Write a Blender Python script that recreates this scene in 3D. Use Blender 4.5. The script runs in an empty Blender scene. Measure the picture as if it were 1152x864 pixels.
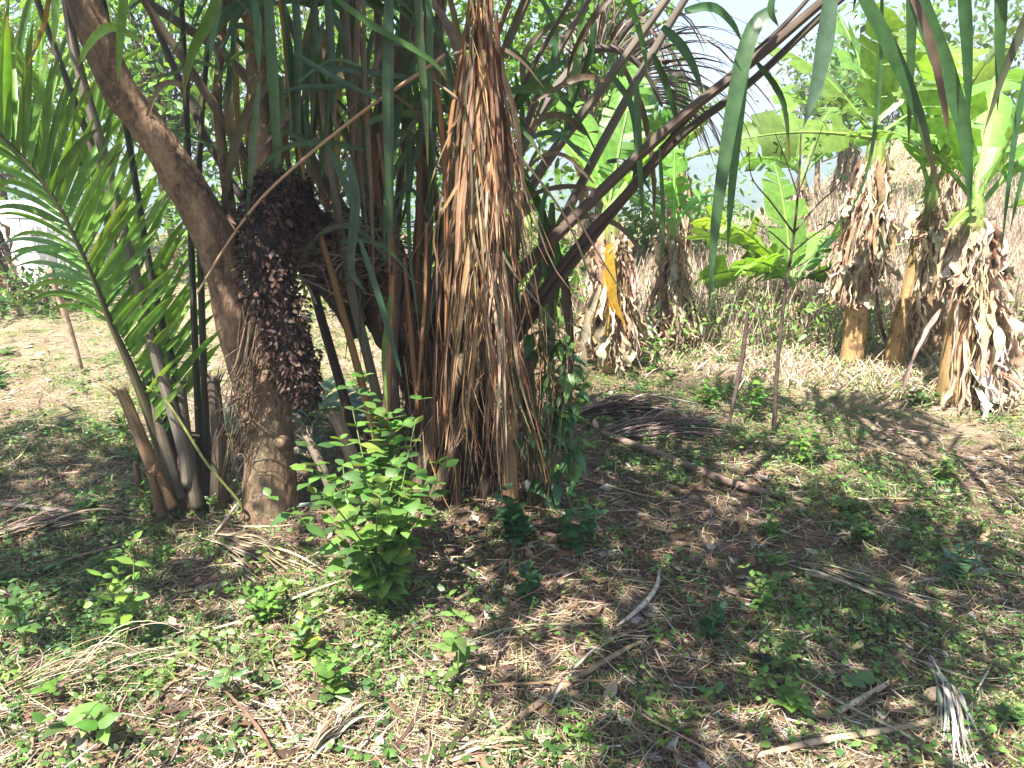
import bpy, math
import numpy as np
from mathutils import Vector

rng = np.random.default_rng(11)
SC = bpy.context.scene
COL = SC.collection

# ------------------------------------------------------------------ camera maths
F = 864.0                       # focal length in photo pixels (photo 1152 x 864)
PITCH = math.radians(16.6)
EYE = np.array([0.0, 0.0, 1.5])
cp, sp = math.cos(PITCH), math.sin(PITCH)
SUN_EL, SUN_AZ = math.radians(62), math.radians(238)      # azimuth: direction TO the sun, measured from +x counter-clockwise
SUNV = np.array([math.cos(SUN_EL) * math.cos(SUN_AZ), math.cos(SUN_EL) * math.sin(SUN_AZ), math.sin(SUN_EL)])


def ray(px, py):
    x = (px - 576.0) / F
    v = (432.0 - py) / F
    return np.array([x, cp + v * sp, -sp + v * cp])


def P(px, py, Y):
    d = ray(px, py)
    return EYE + d * (Y / d[1])


def R(px, py, Y, w):
    """radius in metres of something w pixels wide"""
    return 0.5 * w * (Y / ray(px, py)[1]) / F


def proj(p):
    p = np.asarray(p) - EYE
    z = p[..., 1] * cp - p[..., 2] * sp
    u = p[..., 1] * sp + p[..., 2] * cp
    z = np.where(np.abs(z) < 1e-6, 1e-6, z)
    return 576 + F * p[..., 0] / z, 432 - F * u / z, z


# ------------------------------------------------------------------ noise (numpy)
def _hash(ix, iy, s):
    n = (ix.astype(np.int64) * 374761393 + iy.astype(np.int64) * 668265263 + s * 974634777) & 0x7fffffff
    n = ((n ^ (n >> 13)) * 1274126177) & 0x7fffffff
    return ((n ^ (n >> 16)) & 0xffff) / 65535.0


def vnoise(x, y, s=0):
    x = np.asarray(x, float); y = np.asarray(y, float)
    ix = np.floor(x); iy = np.floor(y)
    fx = x - ix; fy = y - iy
    fx = fx * fx * (3 - 2 * fx); fy = fy * fy * (3 - 2 * fy)
    ix = ix.astype(np.int64); iy = iy.astype(np.int64)
    a = _hash(ix, iy, s); b = _hash(ix + 1, iy, s); c = _hash(ix, iy + 1, s); d = _hash(ix + 1, iy + 1, s)
    return (a * (1 - fx) + b * fx) * (1 - fy) + (c * (1 - fx) + d * fx) * fy


def fbm(x, y, s=0, o=4):
    t = 0; a = 0.5
    for i in range(o):
        t = t + a * vnoise(np.asarray(x) * 2 ** i, np.asarray(y) * 2 ** i, s + i)
        a *= 0.5
    return t


def sstep(a, b, x):
    t = np.clip((x - a) / (b - a), 0, 1)
    return t * t * (3 - 2 * t)


def height(x, y):
    x = np.asarray(x, float); y = np.asarray(y, float)
    r = np.hypot(x, y)
    h = 0.10 * (fbm(x * 0.9 + 7, y * 0.9 + 3, 5) - 0.47) + 0.035 * (fbm(x * 5, y * 5, 9) - 0.47)
    # the plot climbs gently to the right behind the banana plants
    w = sstep(0.22, 0.55, x / np.maximum(y, 0.5))
    h = h + w * 0.135 * np.maximum(y - 7.0, 0) * (1 - 0.6 * sstep(22, 45, y))
    # straight ahead it drops into the valley
    wm = (1 - sstep(0.30, 0.50, x / np.maximum(y, 0.5)))
    h = h - wm * 12.0 * sstep(14, 60, y) - 26 * sstep(45, 140, r)
    # a low mound at the foot of the palms
    h = h + 0.06 * np.exp(-(((x + 0.35) / 0.7) ** 2 + ((y - 3.4) / 0.6) ** 2))
    return h


def G(px, py):
    """ground point seen at a pixel"""
    d = ray(px, py)
    t = 0.5
    step = 0.02
    while t < 60:
        p = EYE + d * t
        if p[2] <= float(height(p[0], p[1])):
            break
        t += step
        step = 0.01 + t * 0.004
    p = EYE + d * t
    p[2] = float(height(p[0], p[1]))
    return p


def unit(v):
    v = np.asarray(v, float)
    return v / np.maximum(np.linalg.norm(v, axis=-1, keepdims=True), 1e-9)


# ------------------------------------------------------------------ mesh builder
class MB:
    def __init__(self):
        self.v = []; self.f = []; self.c = []; self.uv = []; self.n = 0

    def add(self, v, f, c, uv):
        """v (N,3)  f (M,4)  c (N,3)  uv (N,2)"""
        self.v.append(np.asarray(v, np.float32)); self.f.append(np.asarray(f, np.int64) + self.n)
        self.c.append(np.asarray(c, np.float32)); self.uv.append(np.asarray(uv, np.float32))
        self.n += len(v)

    def mesh(self, name, mat, smooth=True):
        v = np.concatenate(self.v); f = np.concatenate(self.f); c = np.concatenate(self.c); uv = np.concatenate(self.uv)
        me = bpy.data.meshes.new(name)
        me.vertices.add(len(v)); me.vertices.foreach_set('co', v.ravel())
        me.loops.add(f.size); me.loops.foreach_set('vertex_index', f.ravel().astype(np.int32))
        me.polygons.add(len(f)); me.polygons.foreach_set('loop_start', np.arange(0, f.size, 4, dtype=np.int32))
        me.polygons.foreach_set('loop_total', np.full(len(f), 4, np.int32))
        me.polygons.foreach_set('use_smooth', np.full(len(f), smooth, bool))
        a = me.attributes.new('col', 'FLOAT_COLOR', 'POINT')
        a.data.foreach_set('color', np.c_[np.clip(c, 0, 1), np.ones(len(c), np.float32)].astype(np.float32).ravel())
        u = me.uv_layers.new(name='UVMap')
        u.data.foreach_set('uv', uv[f.ravel()].astype(np.float32).ravel())
        me.update(calc_edges=True)
        me.materials.append(mat)
        return me

    def build(self, name, mat, parent=None, smooth=True):
        me = self.mesh(name, mat, smooth)
        o = bpy.data.objects.new(name, me)
        COL.objects.link(o)
        if parent is not None:
            o.parent = parent
            bpy.context.view_layer.update()
            o.matrix_parent_inverse = parent.matrix_world.inverted()
        return o


def cr(pts, n):
    """Catmull-Rom through pts (K,D) -> (n,D)"""
    pts = np.asarray(pts, float)
    if pts.ndim == 1: pts = pts[:, None]
    K = len(pts)
    if K == 2:
        t = np.linspace(0, 1, n)[:, None]
        return pts[0] * (1 - t) + pts[1] * t
    q = np.vstack([2 * pts[0] - pts[1], pts, 2 * pts[-1] - pts[-2]])
    u = np.linspace(0, K - 1 - 1e-9, n)
    i = u.astype(int); t = (u - i)[:, None]
    a, b, c, d = q[i], q[i + 1], q[i + 2], q[i + 3]
    return 0.5 * (2 * b + (c - a) * t + (2 * a - 5 * b + 4 * c - d) * t ** 2 + (3 * b - a - 3 * c + d) * t ** 3)


def tube(mb, pts, rad, col, sides=10, n=None, rough=0.0, flat=1.0, cap=True, seed=0, colvar=0.12):
    pts = np.asarray(pts, float)
    n = n or max(6, 6 * len(pts))
    c = cr(pts, n)
    r = cr(np.asarray(rad, float), n)[:, 0]
    T = unit(np.gradient(c, axis=0))
    ref = np.array([0.31, -0.94, 0.12]) if abs(T[n // 2] @ np.array([0.31, -0.94, 0.12])) < 0.9 else np.array([1.0, 0, 0])
    A = unit(ref - (T @ ref)[:, None] * T)
    B = np.cross(T, A)
    th = np.arange(sides + 1) / sides * 2 * np.pi
    s = np.r_[0, np.cumsum(np.linalg.norm(np.diff(c, axis=0), axis=1))]
    rr = r[:, None] * np.ones(sides + 1)
    if rough:
        TH, SS = np.meshgrid(th, s)
        cx, sy = np.cos(TH) * 1.6, np.sin(TH) * 1.6
        rr = rr * (1 + rough * 2 * (fbm(cx * 1.3 + 11 + seed, SS * 7 + sy * 1.3, 21 + seed) - 0.47) + rough * 0.8 * (vnoise(cx * 4 + 5, SS * 22 + sy * 4, 3 + seed) - .5))
    v = c[:, None, :] + rr[..., None] * (np.cos(th)[None, :, None] * A[:, None, :] + flat * np.sin(th)[None, :, None] * B[:, None, :])
    m = sides + 1
    k = np.arange(n - 1)[:, None] * m + np.arange(sides)[None, :]
    f = np.stack([k, k + 1, k + m + 1, k + m], -1).reshape(-1, 4)
    col = np.asarray(col, float)
    if col.ndim == 1: cc = np.tile(col, (n, 1))
    else: cc = cr(col, n)
    cc = np.repeat(cc[:, None, :], m, 1) * (1 + colvar * rng.standard_normal((n, 1, 1)) * 0.5)
    uv = np.stack([np.tile(th / (2 * np.pi), (n, 1)), np.tile(s[:, None], (1, m))], -1)
    vv = v.reshape(-1, 3); uvv = uv.reshape(-1, 2); ccc = cc.reshape(-1, 3); ff = f
    if cap:
        for e, base in ((0, 0), (n - 1, (n - 1) * m)):
            vv = np.vstack([vv, c[e] + T[e] * (0.15 * r[e] if e else -0.1 * r[e])]); uvv = np.vstack([uvv, [0.5, s[e]]]); ccc = np.vstack([ccc, ccc[base]])
            ci = len(vv) - 1
            q = base + np.arange(0, sides - 1, 2)
            capf = np.stack([q, q + 1, np.minimum(q + 2, base + sides), np.full(len(q), ci)], -1)
            if e == 0: capf = capf[:, ::-1]
            ff = np.vstack([ff, capf])
    mb.add(vv, ff, ccc, uvv)


def thin_tubes(mb, C, r0, r1, col, sides=4):
    """many thin tubes: C (N,K,3), radii (N,), col (N,3)"""
    N, K, _ = C.shape
    T = unit(np.gradient(C, axis=1))
    ref = np.where(np.abs(T[..., 2:3]) > 0.9, np.array([1.0, 0, 0]), np.array([0, 0, 1.0]))
    A = unit(np.cross(T, ref)); B = np.cross(T, A)
    t = np.linspace(0, 1, K)[None, :]
    rr = np.asarray(r0).reshape(-1, 1) * (1 - t) + np.asarray(r1).reshape(-1, 1) * t
    th = np.arange(sides) / sides * 2 * np.pi
    v = C[:, :, None, :] + rr[..., None, None] * (np.cos(th)[:, None] * A[:, :, None, :] + np.sin(th)[:, None] * B[:, :, None, :])
    base = (np.arange(N)[:, None, None] * K + np.arange(K - 1)[None, :, None]) * sides
    j = np.arange(sides); j2 = (j + 1) % sides
    f = np.stack([base + j, base + j2, base + sides + j2, base + sides + j], -1).reshape(-1, 4)
    c = np.broadcast_to(np.asarray(col).reshape(-1, 1, 1, 3), (N, K, sides, 3))
    uv = np.stack(np.broadcast_arrays(np.broadcast_to(th / 6.283, (N, K, sides)), np.broadcast_to(t[:, :, None], (N, K, sides))), -1)
    mb.add(v.reshape(-1, 3), f, c.reshape(-1, 3), uv.reshape(-1, 2))


def ribbons(mb, C, W, S, col, fold=0.25):
    """C (N,K,3) centre lines, W (N,K) half widths, S (N,3)|(N,K,3) side hint, col (N,3)|(N,K,3)"""
    N, K, _ = C.shape
    T = unit(np.gradient(C, axis=1))
    S = np.asarray(S, float)
    if S.ndim == 2: S = np.repeat(S[:, None, :], K, 1)
    S = unit(S - (S * T).sum(-1, keepdims=True) * T)
    Nn = np.cross(T, S)
    W = np.broadcast_to(W, (N, K))[..., None]
    if fold:
        v = np.stack([C - S * W + Nn * W * fold, C, C + S * W + Nn * W * fold], 2); m = 3
    else:
        v = np.stack([C - S * W, C + S * W], 2); m = 2
    base = (np.arange(N)[:, None, None] * K + np.arange(K - 1)[None, :, None]) * m + np.arange(m - 1)
    f = np.stack([base, base + 1, base + m + 1, base + m], -1).reshape(-1, 4)
    col = np.asarray(col, float)
    if col.ndim == 2: col = np.repeat(col[:, None, :], K, 1)
    c = np.repeat(col[:, :, None, :], m, 2)
    uu = np.broadcast_to(np.linspace(0, 1, m), (N, K, m)); vv = np.broadcast_to(np.linspace(0, 1, K)[None, :, None], (N, K, m))
    mb.add(v.reshape(-1, 3), f, c.reshape(-1, 3), np.stack([uu, vv], -1).reshape(-1, 2))


OVAL = np.array([0.06, 0.72, 1.0, 0.86, 0.5, 0.03])
LANCE = np.array([0.12, 0.8, 1.0, 0.8, 0.45, 0.02])
HEART = np.array([0.55, 1.0, 0.95, 0.7, 0.36, 0.02])
BLADE = np.array([0.45, 0.9, 1.0, 0.98, 0.9, 0.7, 0.4, 0.03])


def leaves(mb, p, d, nrm, L, Wd, col, prof=OVAL, droop=0.25, fold=0.18):
    p = np.asarray(p, float); N = len(p); K = len(prof)
    t = np.linspace(0, 1, K)[None, :, None]
    d = unit(d); L = np.broadcast_to(L, (N,))[:, None, None]
    C = p[:, None, :] + d[:, None, :] * L * t + np.array([0, 0, -1.0]) * (L * t ** 2 * np.broadcast_to(droop, (N,))[:, None, None])
    S = np.cross(d, nrm)
    ribbons(mb, C, np.broadcast_to(Wd, (N,))[:, None] * prof[None, :] * 0.5, S, col, fold)


def rvec(n, zs=1.0):
    v = rng.standard_normal((n, 3)); v[:, 2] *= zs
    return unit(v)


def pick(n, cols, w=None, var=0.18, hue=0.08):
    cols = np.asarray(cols, float)
    i = rng.choice(len(cols), n, p=None if w is None else np.asarray(w) / np.sum(w))
    return np.clip(cols[i] * (1 + var * rng.standard_normal((n, 1))) * (1 + hue * rng.standard_normal((n, 3))), 0.004, 0.95)


# ------------------------------------------------------------------ materials
def new_mat(name):
    m = bpy.data.materials.new(name); m.use_nodes = True
    nt = m.node_tree; nt.nodes.clear()
    return m, nt, nt.nodes, nt.links


def nd(nodes, t, **kw):
    n = nodes.new(t)
    for k, v in kw.items():
        if k in n.inputs: n.inputs[k].default_value = v
        else: setattr(n, k, v)
    return n


def vary(ns, lk, scale, lo, hi, coord='Object', stretch=None):
    """colour attribute multiplied by noise"""
    at = nd(ns, 'ShaderNodeAttribute', attribute_name='col')
    tc = nd(ns, 'ShaderNodeTexCoord')
    nz = nd(ns, 'ShaderNodeTexNoise', Scale=scale, Detail=5.0)
    if stretch:
        mp = nd(ns, 'ShaderNodeMapping'); mp.inputs['Scale'].default_value = stretch
        lk.new(tc.outputs[coord], mp.inputs[0]); lk.new(mp.outputs[0], nz.inputs['Vector'])
    else:
        lk.new(tc.outputs[coord], nz.inputs['Vector'])
    mr = nd(ns, 'ShaderNodeMapRange'); mr.inputs['From Min'].default_value = 0.3; mr.inputs['From Max'].default_value = 0.7
    mr.inputs['To Min'].default_value = lo; mr.inputs['To Max'].default_value = hi
    lk.new(nz.outputs['Fac'], mr.inputs['Value'])
    mx = nd(ns, 'ShaderNodeVectorMath', operation='SCALE')
    lk.new(at.outputs['Color'], mx.inputs[0]); lk.new(mr.outputs[0], mx.inputs['Scale'])
    return mx.outputs[0], nz, tc


def leaf_mat(name, trans=0.38, rough=0.42, veins=0.0, tcol=(1.7, 1.6, 0.55), spec=0.5, lo=0.75, hi=1.25, vdir='X'):
    m, nt, ns, lk = new_mat(name)
    c, nz, tc = vary(ns, lk, 26.0, lo, hi)
    pb = nd(ns, 'ShaderNodeBsdfPrincipled', Roughness=rough)
    pb.inputs['Specular IOR Level'].default_value = spec
    tr = nd(ns, 'ShaderNodeBsdfTranslucent')
    tm = nd(ns, 'ShaderNodeVectorMath', operation='MULTIPLY'); tm.inputs[1].default_value = tcol
    lk.new(c, tm.inputs[0]); lk.new(tm.outputs[0], tr.inputs['Color'])
    lk.new(c, pb.inputs['Base Color'])
    if veins:
        vm = nd(ns, 'ShaderNodeVectorMath', operation='SCALE'); vr = nd(ns, 'ShaderNodeMapRange'); vr.inputs['To Min'].default_value = 0.9; vr.inputs['To Max'].default_value = 1.07
        lk.new(c, vm.inputs[0]); lk.new(vr.outputs[0], vm.inputs['Scale'])
        wv = nd(ns, 'ShaderNodeTexWave', Scale=veins, Distortion=1.6, Detail=2.0); wv.bands_direction = vdir
        lk.new(tc.outputs['UV'], wv.inputs['Vector'])
        bp = nd(ns, 'ShaderNodeBump', Strength=0.22, Distance=0.004)
        lk.new(wv.outputs['Fac'], vr.inputs['Value']); lk.new(vm.outputs[0], pb.inputs['Base Color']); lk.new(vm.outputs[0], tm.inputs[0])
        lk.new(wv.outputs['Fac'], bp.inputs['Height']); lk.new(bp.outputs[0], pb.inputs['Normal'])
    mx = nd(ns, 'ShaderNodeMixShader', Fac=trans); out = nd(ns, 'ShaderNodeOutputMaterial')
    lk.new(pb.outputs[0], mx.inputs[1]); lk.new(tr.outputs[0], mx.inputs[2]); lk.new(mx.outputs[0], out.inputs[0])
    return m


def dry_mat(name, trans=0.12, rough=0.75, scale=20.0, stretch=None, coord='Object', lo=0.6, hi=1.35, bump=0.4):
    m, nt, ns, lk = new_mat(name)
    c, nz, tc = vary(ns, lk, scale, lo, hi, coord, stretch)
    pb = nd(ns, 'ShaderNodeBsdfPrincipled', Roughness=rough); pb.inputs['Specular IOR Level'].default_value = 0.25
    lk.new(c, pb.inputs['Base Color'])
    if bump:
        bp = nd(ns, 'ShaderNodeBump', Strength=bump, Distance=0.006)
        lk.new(nz.outputs['Fac'], bp.inputs['Height']); lk.new(bp.outputs[0], pb.inputs['Normal'])
    out = nd(ns, 'ShaderNodeOutputMaterial')
    if trans:
        tr = nd(ns, 'ShaderNodeBsdfTranslucent'); lk.new(c, tr.inputs['Color'])
        mx = nd(ns, 'ShaderNodeMixShader', Fac=trans)
        lk.new(pb.outputs[0], mx.inputs[1]); lk.new(tr.outputs[0], mx.inputs[2]); lk.new(mx.outputs[0], out.inputs[0])
    else:
        lk.new(pb.outputs[0], out.inputs[0])
    return m


def bark_mat(name, dark, light, moss, scale=9.0):
    m, nt, ns, lk = new_mat(name)
    tc = nd(ns, 'ShaderNodeTexCoord')
    mp = nd(ns, 'ShaderNodeMapping'); mp.inputs['Scale'].default_value = (1, 1, 0.45)
    lk.new(tc.outputs['Object'], mp.inputs[0])
    n1 = nd(ns, 'ShaderNodeTexNoise', Scale=scale, Detail=8.0, Roughness=0.65)
    n2 = nd(ns, 'ShaderNodeTexNoise', Scale=scale * 7, Detail=6.0, Roughness=0.7)
    n3 = nd(ns, 'ShaderNodeTexNoise', Scale=4.0, Detail=4.0)
    vo = nd(ns, 'ShaderNodeTexVoronoi', Scale=scale * 5)
    for n in (n1, n2, n3, vo): lk.new(mp.outputs[0], n.inputs['Vector'])
    r = nd(ns, 'ShaderNodeValToRGB')
    r.color_ramp.elements[0].position = 0.42; r.color_ramp.elements[0].color = (*dark, 1)
    r.color_ramp.elements[1].position = 0.60; r.color_ramp.elements[1].color = (*light, 1)
    e = r.color_ramp.elements.new(0.5); e.color = (*(0.5 * (np.array(dark) + light) * (1.0, 0.95, 0.9)), 1)
    ad = nd(ns, 'ShaderNodeMath', operation='MULTIPLY_ADD'); ad.inputs[1].default_value = 0.45
    lk.new(n2.outputs['Fac'], ad.inputs[0])
    sc = nd(ns, 'ShaderNodeMath', operation='MULTIPLY'); sc.inputs[1].default_value = 0.6
    lk.new(n1.outputs['Fac'], sc.inputs[0]); lk.new(sc.outputs[0], ad.inputs[2]); lk.new(ad.outputs[0], r.inputs[0])
    mr = nd(ns, 'ShaderNodeMapRange'); mr.inputs['From Min'].default_value = 0.52; mr.inputs['From Max'].default_value = 0.66
    lk.new(n3.outputs['Fac'], mr.inputs['Value'])
    mx = nd(ns, 'ShaderNodeMix', data_type='RGBA'); mx.inputs['B'].default_value = (*moss, 1)
    ml = nd(ns, 'ShaderNodeMath', operation='MULTIPLY'); ml.inputs[1].default_value = 0.7
    lk.new(mr.outputs[0], ml.inputs[0]); lk.new(ml.outputs[0], mx.inputs['Factor']); lk.new(r.outputs[0], mx.inputs['A'])
    n4 = nd(ns, 'ShaderNodeTexNoise', Scale=17.0, Detail=6.0, Roughness=0.7); lk.new(tc.outputs['Object'], n4.inputs['Vector'])
    m4 = nd(ns, 'ShaderNodeMapRange'); m4.inputs['From Min'].default_value = 0.585; m4.inputs['From Max'].default_value = 0.64; m4.inputs['To Max'].default_value = 0.6
    lk.new(n4.outputs['Fac'], m4.inputs['Value'])
    mx2 = nd(ns, 'ShaderNodeMix', data_type='RGBA'); mx2.inputs['B'].default_value = (*(np.array(light) * (1.15, 1.3, 1.3)), 1)
    lk.new(m4.outputs[0], mx2.inputs['Factor']); lk.new(mx.outputs['Result'], mx2.inputs['A'])
    m5 = nd(ns, 'ShaderNodeMapRange'); m5.inputs['From Min'].default_value = 0.40; m5.inputs['From Max'].default_value = 0.34; m5.inputs['To Max'].default_value = 0.75
    lk.new(n4.outputs['Fac'], m5.inputs['Value'])
    mx3 = nd(ns, 'ShaderNodeMix', data_type='RGBA'); mx3.inputs['B'].default_value = (*(np.array(dark) * 0.5), 1)
    lk.new(m5.outputs[0], mx3.inputs['Factor']); lk.new(mx2.outputs['Result'], mx3.inputs['A'])
    pb = nd(ns, 'ShaderNodeBsdfPrincipled', Roughness=0.85); pb.inputs['Specular IOR Level'].default_value = 0.2
    lk.new(mx3.outputs['Result'], pb.inputs['Base Color'])
    hh = nd(ns, 'ShaderNodeMath', operation='MULTIPLY_ADD'); hh.inputs[1].default_value = 0.35
    lk.new(vo.outputs['Distance'], hh.inputs[0]); lk.new(ad.outputs[0], hh.inputs[2])
    bp = nd(ns, 'ShaderNodeBump', Strength=1.0, Distance=0.02)
    lk.new(hh.outputs[0], bp.inputs['Height']); lk.new(bp.outputs[0], pb.inputs['Normal'])
    out = nd(ns, 'ShaderNodeOutputMaterial'); lk.new(pb.outputs[0], out.inputs[0])
    return m


def ground_mat():
    m, nt, ns, lk = new_mat('soil_and_litter')
    tc = nd(ns, 'ShaderNodeTexCoord')

    def noise(s, d=6.0, r=0.6, w=0.0):
        n = nd(ns, 'ShaderNodeTexNoise', Scale=s, Detail=d, Roughness=r); n.inputs['Distortion'].default_value = w
        lk.new(tc.outputs['Object'], n.inputs['Vector']); return n

    def rng_(n, a, b):
        mr = nd(ns, 'ShaderNodeMapRange'); mr.inputs['From Min'].default_value = a; mr.inputs['From Max'].default_value = b
        lk.new(n.outputs['Fac'], mr.inputs['Value']); return mr.outputs[0]

    def mix(a, b, fac):
        x = nd(ns, 'ShaderNodeMix', data_type='RGBA')
        for s, i in ((a, 'A'), (b, 'B')):
            if isinstance(s, tuple): x.inputs[i].default_value = (*s, 1)
            else: lk.new(s, x.inputs[i])
        lk.new(fac, x.inputs['Factor']); return x.outputs['Result']
    c = mix((0.085, 0.052, 0.036), (0.20, 0.125, 0.085), rng_(noise(3.0), 0.35, 0.65))
    c = mix(c, (0.27, 0.20, 0.14), rng_(noise(42.0, 4, 0.7, 1.5), 0.5, 0.62))
    c = mix(c, (0.055, 0.04, 0.03), rng_(noise(24.0, 5, 0.7, 0.8), 0.56, 0.68))
    c = mix(c, (0.09, 0.12, 0.04), rng_(noise(7.0, 6, 0.75), 0.55, 0.68))
    at = nd(ns, 'ShaderNodeAttribute', attribute_name='col')
    far = nd(ns, 'ShaderNodeSeparateColor'); lk.new(at.outputs['Color'], far.inputs[0])
    dry = mix((0.42, 0.32, 0.22), (0.26, 0.19, 0.12), rng_(noise(9.0, 8, 0.7), 0.35, 0.65))
    dry = mix(dry, (0.14, 0.20, 0.06), rng_(noise(2.2, 6, 0.7), 0.5, 0.62))
    c = mix(c, dry, far.outputs['Red'])
    wood = mix((0.045, 0.085, 0.03), (0.10, 0.16, 0.05), rng_(noise(0.08, 8, 0.7), 0.4, 0.6))
    c = mix(c, wood, far.outputs['Green'])
    pb = nd(ns, 'ShaderNodeBsdfPrincipled', Roughness=0.95); pb.inputs['Specular IOR Level'].default_value = 0.12
    lk.new(c, pb.inputs['Base Color'])
    bn = noise(60.0, 6, 0.75, 0.6)
    bp = nd(ns, 'ShaderNodeBump', Strength=0.9, Distance=0.02)
    lk.new(bn.outputs['Fac'], bp.inputs['Height']); lk.new(bp.outputs[0], pb.inputs['Normal'])
    out = nd(ns, 'ShaderNodeOutputMaterial'); lk.new(pb.outputs[0], out.inputs[0])
    return m


M = {}
M['leaf'] = leaf_mat('broad_leaf', 0.40, 0.40)
M['weed'] = leaf_mat('weed_leaf', 0.35, 0.45)
M['palm'] = leaf_mat('palm_leaflet', 0.34, 0.34, veins=3.0)
M['banana'] = leaf_mat('banana_leaf', 0.42, 0.36, veins=34.0, vdir='Y')
M['dry'] = dry_mat('dry_leaf')
M['dead_palm'] = dry_mat('dead_palm_leaflet', 0.15, 0.65, 14.0, lo=0.55, hi=1.4)
M['stalk'] = dry_mat('palm_stalk', 0.0, 0.55, 3.0, (22, 1.2, 1), 'UV', 0.6, 1.4, 0.5)
M['stem'] = dry_mat('banana_stem', 0.0, 0.5, 3.0, (7, 0.9, 1), 'UV', 0.6, 1.4, 0.3)
_nt = M['stem'].node_tree
_pb = [n for n in _nt.nodes if n.type == 'BSDF_PRINCIPLED'][0]
_src = _pb.inputs['Base Color'].links[0].from_socket
_tc = nd(_nt.nodes, 'ShaderNodeTexCoord'); _nz = nd(_nt.nodes, 'ShaderNodeTexNoise', Scale=13.0, Detail=6.0, Roughness=0.7)
_nt.links.new(_tc.outputs['Object'], _nz.inputs['Vector'])
_mr = nd(_nt.nodes, 'ShaderNodeMapRange'); _mr.inputs['From Min'].default_value = 0.52; _mr.inputs['From Max'].default_value = 0.63; _mr.inputs['To Max'].default_value = 0.8
_nt.links.new(_nz.outputs['Fac'], _mr.inputs['Value'])
_mx = nd(_nt.nodes, 'ShaderNodeMix', data_type='RGBA'); _mx.inputs['B'].default_value = (0.10, 0.06, 0.035, 1)
_nt.links.new(_mr.outputs[0], _mx.inputs['Factor']); _nt.links.new(_src, _mx.inputs['A']); _nt.links.new(_mx.outputs['Result'], _pb.inputs['Base Color'])
M['twig'] = dry_mat('twig_bark', 0.0, 0.8, 30.0)
M['scale'] = dry_mat('flower_scale', 0.05, 0.6, 40.0, lo=0.5, hi=1.6)
M['bark'] = bark_mat('tree_bark', (0.075, 0.048, 0.032), (0.30, 0.20, 0.125), (0.10, 0.095, 0.055))
M['palm_trunk'] = bark_mat('palm_trunk_bark', (0.025, 0.017, 0.012), (0.12, 0.075, 0.05), (0.05, 0.05, 0.025), 12.0)
M['ground'] = ground_mat()


# ------------------------------------------------------------------ object bookkeeping
def tag(o, label=None, cat=None, group=None, kind=None):
    if label: o['label'] = label
    if cat: o['category'] = cat
    if group: o['group'] = group
    if kind: o['kind'] = kind
    return o


def thing(name, loc, label, cat, group=None):
    o = bpy.data.objects.new(name, None)
    COL.objects.link(o); o.location = tuple(loc); o.empty_display_size = 0.1
    o.matrix_basis  # noqa
    bpy.context.view_layer.update()
    return tag(o, label, cat, group)


def copy_thing(root, loc, rotz, scale, label, group=None):
    r = root.copy(); COL.objects.link(r)
    r.location = tuple(loc); r.rotation_euler = (0, 0, rotz); r.scale = (scale,) * 3
    r['label'] = label
    if group: r['group'] = group
    for ch in list(root.children):
        c = ch.copy(); COL.objects.link(c); c.parent = r
        for g in list(ch.children):
            d = g.copy(); COL.objects.link(d); d.parent = c
    return r


# ================================================================== ground
def axis(lo, f0, f1, hi, fine, grow):
    a = list(np.arange(f0, f1, fine))
    s, x = fine, f1
    while x < hi:
        a.append(x); s *= grow; x += s
    a.append(hi)
    s, x = fine, f0
    b = []
    while x > lo:
        s *= grow; x -= s; b.append(max(x, lo))
    return np.array(b[::-1] + a)


gx = axis(-700, -2.6, 3.6, 700, 0.018, 1.045)
gy = axis(-60, 1.2, 6.0, 900, 0.018, 1.04)
XX, YY = np.meshgrid(gx, gy)
ZZ = height(XX, YY)
near = 1 - sstep(5, 9, np.hypot(XX, YY))
ZZ = ZZ + near * (0.018 * (vnoise(XX * 19, YY * 19, 31) - 0.5) + 0.012 * (vnoise(XX * 43, YY * 43, 32) - 0.5))
DRYM = sstep(4.6, 6.6, YY + 0.7 * XX + 1.2 * (fbm(XX * 0.8, YY * 0.8, 77) - 0.5)) * sstep(0.2, 1.0, XX)
DRYM = np.maximum(DRYM, sstep(3.6, 4.6, YY) * sstep(0.6, 1.2, -XX) * 0.8)
FARM = sstep(24, 40, np.hypot(XX, YY))
mb = MB()
nx_, ny_ = len(gx), len(gy)
k = np.arange(ny_ - 1)[:, None] * nx_ + np.arange(nx_ - 1)[None, :]
mb.add(np.stack([XX, YY, ZZ], -1).reshape(-1, 3), np.stack([k, k + 1, k + nx_ + 1, k + nx_], -1).reshape(-1, 4),
       np.stack([DRYM, FARM, FARM * 0], -1).reshape(-1, 3), np.stack([XX, YY], -1).reshape(-1, 2))
tag(mb.build('ground', M['ground']), kind='structure')

# distant wooded hills across the valley
mb = MB()
ang = np.linspace(-1.25, 1.25, 260); rad = np.linspace(110, 520, 60)
AA, RR = np.meshgrid(ang, rad)
hx, hy = np.sin(AA) * RR, np.cos(AA) * RR
hz = -38 + 52 * sstep(120, 420, RR) * (0.72 + 0.5 * fbm(AA * 2.6 + 3, RR * 0.004, 61)) + 6 * (fbm(hx * 0.05, hy * 0.05, 62) - 0.5)
k = np.arange(59)[:, None] * 260 + np.arange(259)[None, :]
one = np.ones_like(hx)
mb.add(np.stack([hx, hy, hz], -1).reshape(-1, 3), np.stack([k, k + 1, k + 261, k + 260], -1).reshape(-1, 4),
       np.stack([one * 0, one, one], -1).reshape(-1, 3), np.stack([hx, hy], -1).reshape(-1, 2))
tag(mb.build('hills', M['ground']), kind='structure')


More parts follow.
